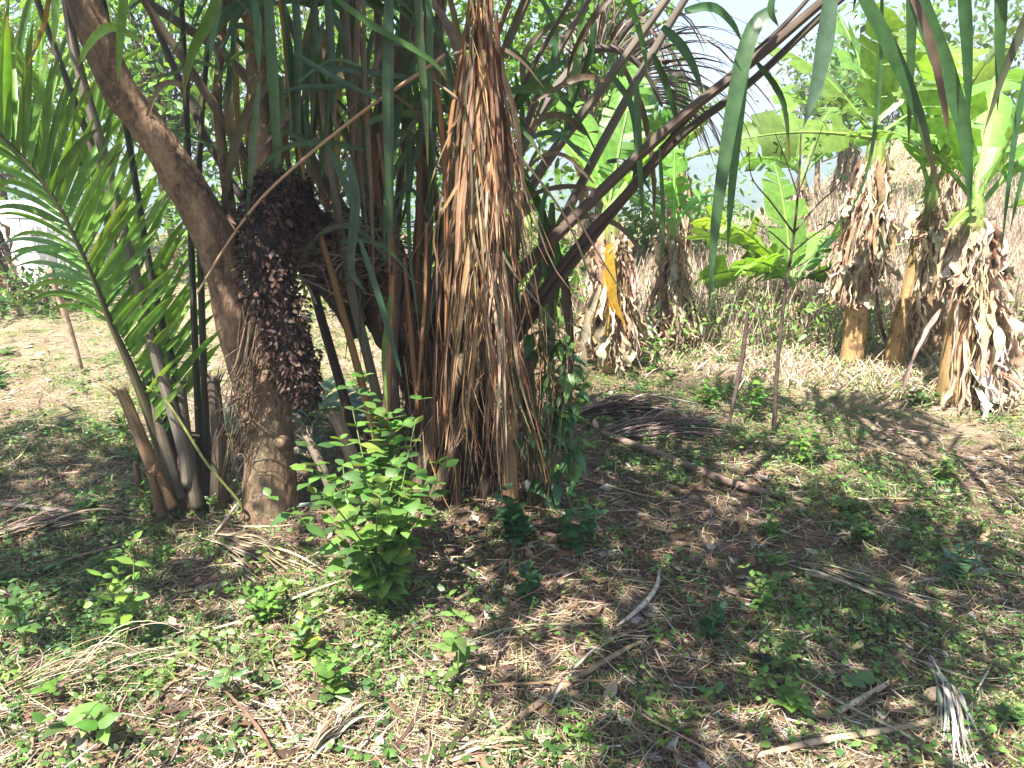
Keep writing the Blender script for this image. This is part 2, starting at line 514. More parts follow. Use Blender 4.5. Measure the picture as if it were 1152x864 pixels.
# ================================================================== ground litter and cover (stuff)
def scatter(n, ymin=1.0, ymax=8.5, keep=None):
    """ground points, denser close to the path we stand on"""
    out = []
    tot = 0
    while tot < n:
        m_ = int(n * 1.6) + 10
        y = ymin * (ymax / ymin) ** rng.random(m_)
        x = (rng.random(m_) - 0.5) * 2 * (0.9 * y + 0.4)
        ok = np.ones(m_, bool)
        if keep is not None: ok = rng.random(m_) < keep(x, y)
        p = np.stack([x[ok], y[ok], height(x[ok], y[ok])], -1)
        out.append(p); tot += len(p)
    return np.concatenate(out)[:n]


STRAW = [(0.42, 0.31, 0.19), (0.33, 0.25, 0.17), (0.20, 0.13, 0.085), (0.36, 0.31, 0.26), (0.10, 0.065, 0.045), (0.50, 0.40, 0.27)]


def lying(mb, p, L, w, col, K=4, bend=0.35, lift=0.012, fold=0.2, tilt=0.10, az=None):
    N = len(p)
    az = rng.random(N) * 6.283 if az is None else az
    d = np.stack([np.cos(az), np.sin(az), tilt * rng.standard_normal(N)], -1)
    s = np.stack([-np.sin(az), np.cos(az), 0.35 * rng.standard_normal(N)], -1)
    t = np.linspace(-0.5, 0.5, K)[None, :, None]
    L = np.broadcast_to(L, (N,))[:, None, None]
    C = p[:, None, :] + d[:, None] * L * t + s[:, None] * L * (t ** 2) * bend * rng.standard_normal((N, 1, 1))
    gz = height(C[..., 0], C[..., 1])
    C[..., 2] = np.maximum(gz + 0.004, 0.5 * C[..., 2] + 0.5 * gz) + lift * np.abs(rng.standard_normal((N, 1)))
    prof = np.interp(np.linspace(0, 1, K), [0, 0.25, 0.75, 1], [0.5, 1, 0.8, 0.1])
    ribbons(mb, C, np.broadcast_to(w, (N,))[:, None] * prof[None], s, col, fold)


def straw_keep(x, y):
    return np.clip(0.15 + 1.5 * (fbm(x * 1.7, y * 1.7, 41) - 0.33), 0.1, 1)


mb = MB()
p = scatter(60000, 1.0, 7.5, straw_keep)
lying(mb, p, rng.uniform(0.025, 0.15, len(p)), rng.uniform(0.0007, 0.0024, len(p)), pick(len(p), STRAW, (3, 3, 3, 2, 3, 1.5)))
p = scatter(380, 1.0, 6.5, straw_keep)
lying(mb, p, rng.uniform(0.2, 0.6, len(p)), rng.uniform(0.002, 0.006, len(p)), pick(len(p), STRAW, (2, 2, 3, 1, 3, 0.5)), K=7, bend=0.25, lift=0.02)
tag(mb.build('dry_litter', M['dry']), 'dry brown straw and palm leaflet litter covering the soil', 'leaf litter', kind='stuff')

mb = MB()
p = scatter(6000, 1.0, 7.5)
p[:, 2] += 0.006 + 0.012 * rng.random(len(p))
az = rng.random(len(p)) * 6.283
d = np.stack([np.cos(az), np.sin(az), 0.3 * rng.standard_normal(len(p))], -1)
nrm = unit(np.stack([0.35 * rng.standard_normal(len(p)), 0.35 * rng.standard_normal(len(p)), np.ones(len(p))], -1))
L = rng.uniform(0.02, 0.085, len(p))
leaves(mb, p, d, nrm, L, L * rng.uniform(0.3, 0.6, len(p)), pick(len(p), [(0.30, 0.19, 0.11), (0.16, 0.09, 0.055), (0.40, 0.30, 0.20), (0.08, 0.05, 0.035), (0.34, 0.30, 0.26)]), OVAL, rng.uniform(-0.2, 0.4, len(p)), 0.4)
tag(mb.build('fallen_leaves', M['dry']), 'curled brown fallen leaves scattered over the ground', 'leaf litter', kind='stuff')

mb = MB()
p = scatter(3400, 1.0, 7.0)
N = len(p); az = rng.random(N) * 6.283; L = rng.uniform(0.06, 0.4, N)
t = np.linspace(-0.5, 0.5, 5)[None, :, None]
d = np.stack([np.cos(az), np.sin(az), 0.12 * rng.standard_normal(N)], -1)
C = p[:, None] + d[:, None] * L[:, None, None] * t + 0.03 * L[:, None, None] * rng.standard_normal((N, 5, 3)) * 1.0
gz = height(C[..., 0], C[..., 1]); C[..., 2] = np.maximum(gz + 0.006, C[..., 2] + 0.012)
thin_tubes(mb, C, rng.uniform(0.0012, 0.004, N), rng.uniform(0.0006, 0.0015, N), pick(N, [(0.22, 0.16, 0.11), (0.10, 0.07, 0.05), (0.36, 0.30, 0.24)]))
tag(mb.build('small_twigs', M['twig']), 'thin dry twigs strewn over the ground', 'twigs', kind='stuff')

GREENS = [(0.085, 0.165, 0.035), (0.115, 0.205, 0.045), (0.06, 0.125, 0.04), (0.15, 0.235, 0.06)]


def weed_keep(x, y):
    g = 3.0 * (fbm(x * 1.3 + 9, y * 1.3 + 2, 51) - 0.38) + 0.7 * (vnoise(x * 5, y * 5, 52) - 0.5)
    return np.clip(g, 0.09, 1)


# low creeping weeds: sprigs of small leaves
mb = MB(); ms = MB()
S_ = scatter(13500, 1.0, 9.0, weed_keep)
cnt = rng.integers(4, 11, len(S_))
idx = np.repeat(np.arange(len(S_)), cnt)
N = len(idx)
h_ = rng.uniform(0.01, 0.07, len(S_))[idx] * rng.uniform(0.4, 1.2, N)
off = rng.standard_normal((N, 3)) * 0.028; off[:, 2] = 0
p = S_[idx] + off; p[:, 2] += h_
az = rng.random(N) * 6.283
d = np.stack([np.cos(az), np.sin(az), rng.uniform(-0.2, 0.5, N)], -1)
nrm = unit(np.stack([0.45 * rng.standard_normal(N), 0.45 * rng.standard_normal(N), np.ones(N)], -1))
sz = (0.006 + 0.027 * rng.random(len(S_)) ** 2.2)[idx] * rng.uniform(0.7, 1.3, N)
cb = pick(len(S_), GREENS, var=0.25)[idx] * (1 + 0.15 * rng.standard_normal((N, 1)))
leaves(mb, p, d, nrm, sz, sz * rng.uniform(0.45, 0.7, N), cb, OVAL, 0.2, 0.15)
tag(mb.build('creeping_weeds', M['weed']), 'low green creeping weeds with small leaves on the ground', 'ground cover', kind='stuff')

# grass blades
mb = MB()
S_ = scatter(4600, 1.1, 9.0, weed_keep)
idx = np.repeat(np.arange(len(S_)), 9); N = len(idx)
p = S_[idx] + np.c_[rng.standard_normal((N, 2)) * 0.018, np.zeros(N)]
az = rng.random(N) * 6.283
d = np.stack([np.cos(az) * 0.7, np.sin(az) * 0.7, rng.uniform(0.5, 1.2, N)], -1)
L = rng.uniform(0.03, 0.11, N)
leaves(mb, p, d, unit(np.stack([-np.sin(az), np.cos(az), 0 * az], -1) * 0.2 + np.array([0, 0, 1.0])), L, rng.uniform(0.002, 0.0045, N),
       pick(N, GREENS + [(0.30, 0.26, 0.12)], (2, 2, 1, 2, 1.5)), np.array([0.8, 1, 0.7, 0.05]), rng.uniform(0.1, 0.7, N), 0)
tag(mb.build('grass', M['weed']), 'short green grass blades growing among the litter', 'grass', kind='stuff')

# dry standing undergrowth on the slope behind the banana plants
mb = MB(); mg = MB()


def slope_keep(x, y):
    a = sstep(5.4, 7.4, y + 0.5 * x) * sstep(0.3, 0.9, x + 0.1 * y - 0.6)
    return np.clip(a * (0.35 + 0.9 * fbm(x * 0.9, y * 0.9, 71)), 0, 1)


S_ = scatter(15000, 4.5, 26, slope_keep)
idx = np.repeat(np.arange(len(S_)), 7); N = len(idx)
p = S_[idx] + np.c_[rng.standard_normal((N, 2)) * 0.07, np.zeros(N)]
az = rng.random(N) * 6.283
d = np.stack([np.cos(az) * 0.6, np.sin(az) * 0.6, rng.uniform(0.5, 1.4, N)], -1)
L = rng.uniform(0.08, 0.55, N) * (0.25 + 1.3 * fbm(p[:, 0] * .7, p[:, 1] * .7, 75)) * (0.55 + 0.75 * sstep(5.5, 8.5, p[:, 1]))
leaves(mb, p, d, np.tile([0, 0, 1.0], (N, 1)) + 0.5 * rng.standard_normal((N, 3)), L, rng.uniform(0.003, 0.012, N),
       pick(N, [(0.56, 0.43, 0.33), (0.46, 0.34, 0.26), (0.56, 0.48, 0.34), (0.32, 0.23, 0.17), (0.26, 0.30, 0.12)]), np.array([0.8, 1, 0.7, 0.05]), rng.uniform(0.1, 0.8, N), 0.2)
S_ = scatter(5200, 5.6, 13, lambda x, y: sstep(5.7, 6.9, y) * sstep(0.4, 1.0, x) * np.clip(0.2 + 1.5 * (fbm(x * 1.1, y * 1.1, 171) - 0.3), 0.05, 1))
idx = np.repeat(np.arange(len(S_)), 6); N = len(idx)
p = S_[idx] + np.c_[rng.standard_normal((N, 2)) * 0.08, np.zeros(N)]
az = rng.random(N) * 6.283
d = np.stack([np.cos(az) * 0.28, np.sin(az) * 0.28, np.ones(N)], -1)
leaves(mb, p, d, rvec(N), rng.uniform(0.15, 0.62, N), rng.uniform(0.003, 0.009, N),
       pick(N, [(0.55, 0.42, 0.34), (0.44, 0.32, 0.26), (0.60, 0.50, 0.38), (0.33, 0.24, 0.18)]), np.array([1, 0.9, 0.8, 0.9, 0.5]), rng.uniform(0, 0.25, N), 0.3)
tag(mb.build('dry_undergrowth', M['dry']), 'dry pinkish brown grass standing on the slope behind the banana plants', 'dry grass', kind='stuff')
S_ = scatter(1900, 5.6, 26, lambda x, y: slope_keep(x, y) * np.clip(3 * (fbm(x * .55 + 4, y * .55, 73) - 0.42), 0, 1))
idx = np.repeat(np.arange(len(S_)), 12); N = len(idx)
p = S_[idx] + np.c_[rng.standard_normal((N, 2)) * 0.10, rng.uniform(0.02, 0.45, N)]
L = rng.uniform(0.03, 0.08, N)
leaves(mg, p, rvec(N, 0.6), unit(rvec(N) * 0.6 + np.array([0, 0, 1.0])), L, L * rng.uniform(0.3, 0.5, N), pick(N, [(0.16, 0.26, 0.07), (0.21, 0.31, 0.10), (0.12, 0.21, 0.06)]), LANCE, 0.25)
tag(mg.build('green_undergrowth', M['weed']), 'pale green leafy weeds growing through the dry slope', 'undergrowth', kind='stuff')


# ================================================================== palms
# places the sun reaches: nothing overhead may grow across their line to the sun
LITP = np.array([P(x_, y_, 2.84) for x_ in (512, 530, 548, 566, 584) for y_ in (60, 150, 240, 330, 430)]
                + [P(x_, y_, 2.88) for (x_, y_) in ((20, 120), (20, 200), (60, 140), (60, 220), (60, 280), (100, 200), (100, 280), (110, 330), (140, 240), (160, 340), (175, 400))]
                + [P(x_, y_, 2.4) for (x_, y_) in ((360, 600), (400, 560), (440, 500), (460, 600), (430, 650), (500, 620))]
                + [P(820, 130, 2.8), P(815, 220, 2.78), P(296, 380, 3.0), P(300, 500, 3.0), P(175, 440, 3.02), P(195, 500, 3.0)])


def in_light(p, r, tmin=0.3):
    """True where a point p (N,3) hangs across the sun line of one of LITP"""
    v = p[:, None, :] - LITP[None]
    t = v @ SUNV
    dist = np.linalg.norm(v - t[..., None] * SUNV, axis=-1)
    return ((t > tmin) & (dist < r)).any(1)


def frond_leaflets(mb, c, start, end, n, length, width, col, droop=1.2, ang=0.7, lift=0.15, twist=0.3, both=(-1, 1), K=9, lenprof=None, seed=None):
    """c (n,3) rachis centre line (resampled); leaflets between fractions start..end"""
    m_ = len(c)
    T = unit(np.gradient(c, axis=0))
    S = np.cross(T, np.array([0, 0, 1.0])); bad = np.linalg.norm(S, axis=1) < 0.2
    S[bad] = np.array([1.0, 0.2, 0]); S = unit(S)
    U = np.cross(S, T)
    for sgn in both:
        u = np.sort(np.clip(np.linspace(start, end, n) + rng.standard_normal(n) * 0.4 * (end - start) / n, 0, 1))
        i = np.clip((u * (m_ - 1)).astype(int), 0, m_ - 1)
        f_ = (u - start) / max(end - start, 1e-6)
        a = ang + 0.35 * f_ + 0.10 * rng.standard_normal(n)
        d0 = unit(sgn * S[i] * np.cos(a)[:, None] + T[i] * np.sin(a)[:, None] + U[i] * (lift + 0.15 * rng.standard_normal(n))[:, None])
        lp = np.interp(f_, [0, 0.25, 0.7, 1], [0.7, 1, 0.9, 0.5]) if lenprof is None else np.interp(f_, *lenprof)
        Ls = length * lp * rng.uniform(0.85, 1.12, n)
        t = np.linspace(0, 1, K)
        dr = droop * rng.uniform(0.6, 1.4, n)
        D = d0[:, None, :] + np.array([0, 0, -1.0]) * (dr[:, None] * t[None, :] ** 1.3)[..., None]
        D = unit(D)
        C = c[i][:, None, :] + np.cumsum(np.concatenate([np.zeros((n, 1, 3)), D[:, :-1] * (Ls / (K - 1))[:, None, None]], 1), 1)
        keep = ~(in_light(C[:, K // 3], 0.10) | in_light(C[:, 2 * K // 3], 0.10) | in_light(C[:, -1], 0.08))
        side = T[i] * np.cos(twist) + U[i] * np.sin(twist) * sgn + 0.15 * rng.standard_normal((n, 3))
        prof = np.interp(t, [0, 0.12, 0.45, 0.8, 1], [0.35, 0.85, 1, 0.6, 0.03])
        if keep.any(): ribbons(mb, C[keep], (width * 0.5 * prof[None] * rng.uniform(0.8, 1.2, n)[:, None])[keep], side[keep], pick(n, col)[keep], 0.4)


def blade(mb, pts, w, col, K=14, turn=0.35):
    """one leaflet through (px, py, depth) points, w pixels wide"""
    c = cr(np.array([P(*q) for q in pts]), K)
    r = R(*pts[len(pts) // 2], w)
    T = unit(c[-1] - c[0])
    view = unit(c[K // 2] - EYE)
    s = np.cross(T, view)
    a = turn * rng.standard_normal()
    s = unit(s * math.cos(a) + view * math.sin(a))
    prof = np.interp(np.linspace(0, 1, K), [0, 0.1, 0.4, 0.75, 1], [0.5, 0.85, 1, 0.65, 0.03])
    cc = np.repeat(pick(1, [col], var=0.14, hue=0.06), K, 0)
    tip = rng.random()
    if tip < 0.6:
        q = sstep(0.97 - 0.3 * rng.random(), 1.0, np.linspace(0, 1, K))[:, None]
        cc = cc * (1 - q) + np.array([0.20, 0.13, 0.06]) * q
    ribbons(mb, c[None], r * prof[None], s[None], cc[None], 0.42)


def ppts(lst):
    return np.array([P(*q[:3]) for q in lst])


def prad(lst):
    return np.array([R(*q[:4]) for q in lst])


STALK = [(0.115, 0.09, 0.07), (0.15, 0.125, 0.105), (0.085, 0.065, 0.05), (0.10, 0.10, 0.06)]
PGREEN = [(0.040, 0.085, 0.035), (0.050, 0.100, 0.040), (0.035, 0.075, 0.040)]
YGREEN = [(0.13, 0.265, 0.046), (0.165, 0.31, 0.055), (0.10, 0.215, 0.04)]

oil_palm = thing('oil_palm', G(500, 575), 'large clumped palm with a brown dead frond and dark flower cluster hanging from it', 'palm')


def make_frond(parent, pts, col, leaflets=None, label=None, extra=None, name='frond', sides=10, matl='palm', flat=0.75):
    """pts: list of (px,py,depth,width px). leaflets: dict for frond_leaflets"""
    mb = MB()
    c3 = ppts(pts); rr = prad(pts); col = np.array(col) * (1.0, 0.96, 0.82)
    tube(mb, c3, rr, col, sides=sides, n=48, rough=0.05, flat=flat, seed=int(rng.integers(100)))
    if name == 'cut_stub':
        e_ = c3[-1]; T_ = unit(c3[-1] - c3[-2]); n_f = 34
        o_ = rvec(n_f); o_ = unit(o_ - (o_ @ T_)[:, None] * T_)
        b_ = e_ + o_ * rr[-1] * rng.uniform(0.2, 1.0, (n_f, 1)) - T_ * 0.02
        L_ = rng.uniform(0.02, 0.065, (n_f, 1, 1)); t_ = np.linspace(0, 1, 4)[None, :, None]
        ribbons(mb, b_[:, None] + (T_ + 0.25 * o_)[:, None] * L_ * t_ + o_[:, None] * L_ * 0.3 * t_ ** 2, rng.uniform(0.001, 0.005, (n_f, 1)) * np.array([[1, .9, .6, .1]]), rvec(n_f), pick(n_f, [col * 1.1, col * 0.6, col * 1.5]), 0)
    fr = mb.build(name, M['stalk'], parent)
    if label: fr['label'] = label
    ml = MB()
    if leaflets:
        cc = cr(c3, 160)
        for lf in (leaflets if isinstance(leaflets, list) else [leaflets]):
            frond_leaflets(ml, cc, **lf)
    for (bp_, w, bc) in (extra or []):
        blade(ml, bp_, w, bc)
    if ml.n:
        lo = ml.build('leaflets', M[matl], fr)
    return fr


# --- trunk of the big palm: short, leaning left, wrapped in old leaf bases
mb = MB()
tr = [(520, 600, 3.46, 80), (512, 520, 3.46, 80), (490, 430, 3.46, 78), (448, 345, 3.44, 82), (400, 305, 3.40, 92), (368, 280, 3.34, 84), (350, 262, 3.30, 40)]
tube(mb, ppts(tr), prad(tr), (0.1, 0.07, 0.05), sides=28, n=90, rough=0.22)
palm_trunk = mb.build('trunk', M['palm_trunk'], oil_palm)
tcen = cr(ppts(tr), 60); trad = cr(prad(tr), 60)[:, 0]
mb = MB()
for i in range(95):
    kq = int(rng.integers(2, 56)); a = rng.random() * 6.283
    o_ = np.array([math.cos(a), math.sin(a), 0])
    b0 = tcen[kq] + o_ * trad[kq] * 0.7
    ln = rng.uniform(0.06, 0.2)
    b1 = b0 + o_ * ln * 0.55 + np.array([0, 0, ln * 0.8])
    w0 = rng.uniform(0.018, 0.034)
    tube(mb, [b0, 0.5 * (b0 + b1) + o_ * 0.02, b1], [w0 * 1.2, w0, w0 * 0.75], pick(1, [(0.11, 0.07, 0.05), (0.06, 0.04, 0.03), (0.17, 0.12, 0.085)])[0], sides=7, n=6, flat=0.55)
mb.build('leaf_bases', M['stalk'], oil_palm)

# dry sheath fibre matted round the crown
mb = MB()
N = 420
a = rng.random(N) * 6.283; kq = rng.integers(38, 59, N)
o_ = np.stack([np.cos(a), np.sin(a), 0 * a], -1)
tg = np.stack([-np.sin(a), np.cos(a), 0 * a], -1)
b0 = tcen[kq] + o_ * (trad[kq] * rng.uniform(0.8, 1.5, N))[:, None] + np.array([0, 0, 0.05]) + rng.standard_normal((N, 3)) * 0.05
t = np.linspace(-0.5, 0.5, 6)[None, :, None]
C = b0[:, None] + (tg + 0.3 * rng.standard_normal((N, 3)))[:, None] * rng.uniform(0.15, 0.6, N)[:, None, None] * t - np.array([0, 0, 1]) * t ** 2 * rng.uniform(0, 0.3, N)[:, None, None]
ribbons(mb, C, rng.uniform(0.0015, 0.006, N)[:, None] * np.ones((1, 6)), o_ + 0.5 * rng.standard_normal((N, 3)), pick(N, [(0.18, 0.12, 0.08), (0.30, 0.22, 0.15), (0.10, 0.065, 0.05), (0.38, 0.31, 0.24)]), 0)
mb.build('sheath_fibre', M['dead_palm'], oil_palm)

# --- right-hand fan of big petioles that arch out of the picture
lf = lambda **k_: dict(dict(start=0.5, end=1.0, n=44, length=0.62, width=0.034, col=PGREEN, droop=2.2, ang=0.35, lift=0.3), **k_)
ARCH = [(1020, -75, 2.75, 12), (1130, -120, 2.6, 10), (1260, -120, 2.45, 8), (1390, -70, 2.3, 5), (1480, 20, 2.2, 3)]
DG = (0.044, 0.100, 0.036); DG2 = (0.055, 0.118, 0.042); BR = (0.10, 0.06, 0.045)
right_blades_1 = [
    ([(872, 10, 2.86), (846, 36, 2.84), (826, 115, 2.8), (806, 244, 2.78), (797, 350, 2.76)], 19, DG),
    ([(842, 40, 2.88), (834, 100, 2.87), (823, 210, 2.86), (818, 285, 2.86)], 12, DG),
    ([(935, -15, 2.78), (928, 40, 2.76), (918, 95, 2.75), (903, 145, 2.74)], 20, (0.075, 0.12, 0.075)),
    ([(958, -25, 2.78), (994, 45, 2.74), (1029, 122, 2.72), (1060, 230, 2.7)], 20, DG),
    ([(1010, -60, 2.7), (1040, 20, 2.68), (1068, 95, 2.66), (1086, 157, 2.65), (1092, 252, 2.64)], 22, DG),
    ([(1026, -50, 2.78), (1026, 30, 2.8), (1022, 168, 2.82)], 12, DG2),
    ([(1080, -70, 2.7), (1088, 40, 2.7), (1090, 145, 2.7)], 14, DG),
    ([(1126, -60, 2.7), (1126, 30, 2.7), (1122, 125, 2.7)], 13, DG2),
    ([(992, -40, 2.9), (988, 100, 2.9), (974, 195, 2.88), (950, 250, 2.85)], 7, DG2),
    ([(1010, -40, 2.66), (1044, 40, 2.62), (1062, 120, 2.6), (1066, 150, 2.6)], 9, BR),
]
right_blades_2 = [
    ([(1175, -30, 2.6), (1150, 30, 2.6), (1126, 90, 2.6), (1105, 155, 2.6)], 10, (0.06, 0.06, 0.035)),
    ([(1160, 60, 2.6), (1142, 150, 2.6), (1126, 285, 2.6)], 7, DG),
    ([(1178, 120, 2.6), (1150, 200, 2.6), (1136, 260, 2.6)], 6, DG),
    ([(745, 30, 3.0), (765, 50, 3.0), (780, 75, 3.0), (792, 108, 3.0)], 11, DG),
    ([(770, 12, 3.0), (800, 8, 3.0), (822, 25, 3.0), (836, 50, 3.0)], 10, DG2),
    ([(852, 70, 2.9), (872, 95, 2.9), (884, 125, 2.9), (889, 185, 2.9)], 8, DG2),
    ([(735, 60, 3.0), (752, 100, 3.0), (768, 160, 3.0)], 9, DG),
    ([(716, 90, 3.0), (719, 170, 3.0), (724, 260, 3.0)], 8, DG),
    ([(872, -10, 2.8), (868, 12, 2.8), (876, 30, 2.8)], 9, DG),
    ([(742, 165, 3.0), (746, 250, 3.0), (741, 318, 3.0)], 5, DG2),
]
make_frond(oil_palm, [(465, 500, 3.25, 24), (557, 343, 3.15, 20), (625, 266, 3.08, 17), (750, 146, 3.0, 16), (850, 66, 2.92, 15), (925, 2, 2.85, 14)] + ARCH, (0.095, 0.07, 0.06), lf(start=0.74, n=8), extra=right_blades_1)
make_frond(oil_palm, [(480, 520, 3.30, 24), (585, 372, 3.22, 20), (642, 298, 3.17, 15), (750, 168, 3.1, 13), (845, 92, 3.02, 11), (945, 0, 2.95, 10), (1040, -60, 2.9, 8), (1180, -80, 2.8, 6), (1300, -20, 2.7, 3)], (0.08, 0.06, 0.05), lf(start=0.8, n=7), extra=right_blades_2)
make_frond(oil_palm, [(470, 470, 3.5, 20), (560, 300, 3.55, 18), (600, 205, 3.55, 16), (680, 95, 3.5, 14), (755, -8, 3.45, 12), (840, -130, 3.4, 9), (960, -230, 3.3, 6), (1110, -260, 3.2, 3)], (0.15, 0.13, 0.115), lf(start=0.8, n=18))
make_frond(oil_palm, [(520, 500, 3.5, 20), (600, 320, 3.5, 16), (637, 240, 3.5, 14), (700, 120, 3.45, 13), (770, 0, 3.4, 11), (850, -120, 3.3, 8), (960, -190, 3.2, 5), (1090, -190, 3.1, 3)], (0.13, 0.11, 0.10), lf(start=0.8, n=16))
make_frond(oil_palm, [(500, 480, 3.2, 18), (600, 340, 3.15, 12), (655, 270, 3.1, 11), (706, 215, 3.05, 10), (790, 115, 3.0, 8), (880, 30, 2.95, 7), (960, -50, 2.9, 5), (1060, -80, 2.85, 3)], (0.07, 0.05, 0.045), lf(start=0.9, n=6))

# --- upright petioles in the middle
make_frond(oil_palm, [(440, 510, 3.15, 16), (418, 420, 3.15, 15), (392, 310, 3.15, 14), (376, 210, 3.15, 13), (362, 100, 3.12, 12), (352, 0, 3.1, 11), (335, -140, 3.0, 9), (280, -290, 2.6, 6), (190, -330, 2.2, 3)], (0.16, 0.145, 0.12), lf(start=0.62))
make_frond(oil_palm, [(430, 520, 3.05, 12), (404, 420, 3.0, 12), (374, 310, 3.0, 10), (350, 230, 3.0, 8), (330, 130, 3.02, 6), (318, 30, 3.0, 5), (300, -80, 2.9, 4), (250, -150, 2.7, 2)], (0.22, 0.125, 0.06), lf(start=0.75, n=12), label='orange brown dry frond stalk')
make_frond(oil_palm, [(455, 560, 3.2, 22), (440, 430, 3.25, 22), (445, 300, 3.3, 18), (430, 150, 3.3, 15), (425, 0, 3.25, 12), (430, -150, 3.1, 9), (420, -330, 2.6, 5), (380, -380, 2.0, 3)], (0.16, 0.12, 0.10), lf(start=0.72, n=24))
make_frond(oil_palm, [(480, 560, 3.3, 24), (472, 420, 3.35, 20), (470, 280, 3.35, 16), (488, 120, 3.3, 13), (500, -10, 3.25, 12), (530, -160, 3.1, 8), (600, -290, 2.8, 5), (700, -300, 2.5, 3)], (0.15, 0.11, 0.09), lf(start=0.75, n=20))
make_frond(oil_palm, [(455, 300, 3.45, 18), (410, 180, 3.45, 15), (395, 60, 3.4, 13), (398, -60, 3.3, 11), (400, -220, 2.9, 8), (390, -340, 2.2, 4)], (0.09, 0.09, 0.06), lf(start=0.6))
make_frond(oil_palm, [(500, 330, 3.5, 18), (520, 170, 3.55, 14), (575, 40, 3.6, 12), (640, -90, 3.6, 10), (720, -160, 3.6, 7), (830, -170, 3.6, 3)], (0.13, 0.10, 0.085), lf(start=0.8, n=16))
# dark stalk leaning down to the left under the crown
make_frond(oil_palm, [(412, 545, 3.1, 16), (388, 450, 3.2, 15), (362, 360, 3.3, 14), (345, 300, 3.35, 12)], (0.05, 0.037, 0.03), name='old_stalk')
make_frond(oil_palm, [(400, 380, 3.3, 20), (372, 330, 3.3, 22), (345, 305, 3.28, 22)], (0.055, 0.04, 0.03), name='old_stalk')

# --- left-going petioles at the top
make_frond(oil_palm, [(395, 250, 3.4, 18), (330, 150, 3.35, 16), (257, 66, 3.3, 15), (200, 25, 3.25, 14), (156, -5, 3.2, 13), (90, -60, 3.1, 10), (-20, -130, 2.9, 7), (-160, -130, 2.7, 3)], (0.17, 0.135, 0.115), lf(start=0.82, n=16))
make_frond(oil_palm, [(385, 290, 3.35, 18), (320, 240, 3.3, 15), (271, 167, 3.25, 14), (222, 90, 3.2, 13), (174, 20, 3.15, 12), (110, -80, 3.0, 9), (20, -150, 2.8, 6), (-100, -160, 2.6, 3)], (0.13, 0.10, 0.085), lf(start=0.8, n=16))
make_frond(oil_palm, [(370, 320, 3.35, 16), (300, 260, 3.35, 13), (240, 170, 3.35, 12), (200, 85, 3.35, 11), (165, 0, 3.3, 10), (130, -120, 3.2, 8), (60, -210, 3.0, 4)], (0.10, 0.08, 0.07), lf(start=0.85, n=10))

# --- long leaflets that hang in front of the crown (on one arching frond above)
hang = []
for (x0, y0, x1, y1, w) in [(281, -10, 292, 85, 15), (300, -20, 314, 245, 17), (316, 10, 344, 272, 18), (291, 92, 276, 262, 9), (330, -20, 336, 190, 12),
                            (372, -20, 386, 190, 12), (388, -20, 398, 240, 13), (404, -20, 404, 215, 14), (416, -20, 430, 330, 12), (432, -20, 441, 260, 15),
                            (446, -20, 448, 170, 13), (462, -20, 470, 250, 14), (478, -20, 474, 150, 11), (356, -20, 350, 130, 10), (246, -20, 236, 70, 11)]:
    Yq = rng.uniform(2.7, 3.05)
    if x0 > 345: x0 += rng.uniform(-8, 8); x1 += rng.uniform(-12, 12); w *= rng.uniform(0.55, 1.1); y1 *= rng.uniform(0.7, 1.3)
    hang.append(([(x0, y0, Yq), (x0 + (x1 - x0) * .35 + rng.uniform(-3, 3), y0 + (y1 - y0) * .33, Yq), (x0 + (x1 - x0) * .7, y0 + (y1 - y0) * .68, Yq), (x1, y1, Yq)], w * 0.82, [DG, (0.045, 0.08, 0.03), (0.09, 0.10, 0.06), (0.12, 0.085, 0.055), (0.07, 0.13, 0.05)][int(rng.integers(5))] if x0 > 345 else (0.07, 0.155, 0.075)))
hang += [([(372, -5, 2.7), (420, 30, 2.72), (482, 66, 2.75), (505, 92, 2.78)], 8, (0.08, 0.16, 0.035)),
         ([(349, 76, 2.8), (410, 80, 2.85), (492, 95, 2.9), (560, 130, 2.9)], 7, (0.05, 0.10, 0.06)),
         ([(330, 60, 2.75), (370, 85, 2.75), (410, 105, 2.8), (440, 118, 2.8)], 8, (0.06, 0.12, 0.06)),
         ([(392, 180, 2.8), (400, 225, 2.8), (395, 300, 2.8), (412, 330, 2.8)], 11, (0.045, 0.095, 0.055)),
         ([(370, 165, 2.8), (392, 215, 2.8), (402, 250, 2.8), (398, 275, 2.8)], 9, (0.045, 0.095, 0.055)),
         ([(440, 330, 2.9), (432, 400, 2.9), (436, 470, 2.85)], 6, (0.12, 0.22, 0.04)),
         ([(405, 270, 2.75), (425, 330, 2.75), (445, 400, 2.75), (452, 425, 2.75)], 7, (0.045, 0.10, 0.05)),
         ([(400, 90, 2.9), (380, 98, 2.9), (340, 98, 2.9), (310, 108, 2.9)], 7, (0.045, 0.10, 0.05)),
         ([(640, 110, 3.2), (600, 100, 3.2), (560, 105, 3.2)], 12, (0.07, 0.17, 0.045))]
make_frond(oil_palm, [(420, 260, 3.4, 18), (445, 120, 3.3, 15), (455, 0, 3.15, 13), (440, -70, 3.0, 11), (390, -95, 2.9, 9), (320, -80, 2.8, 7), (260, -60, 2.75, 5), (220, -20, 2.7, 3)], (0.09, 0.085, 0.06), None, extra=hang, label='green frond whose long leaflets hang straight down')

# more hanging and crossing leaflets deeper inside the clump
CLG = [DG, (0.045, 0.085, 0.03), (0.09, 0.11, 0.06), (0.13, 0.09, 0.06), (0.07, 0.14, 0.05), (0.05, 0.10, 0.055), (0.16, 0.12, 0.09)]


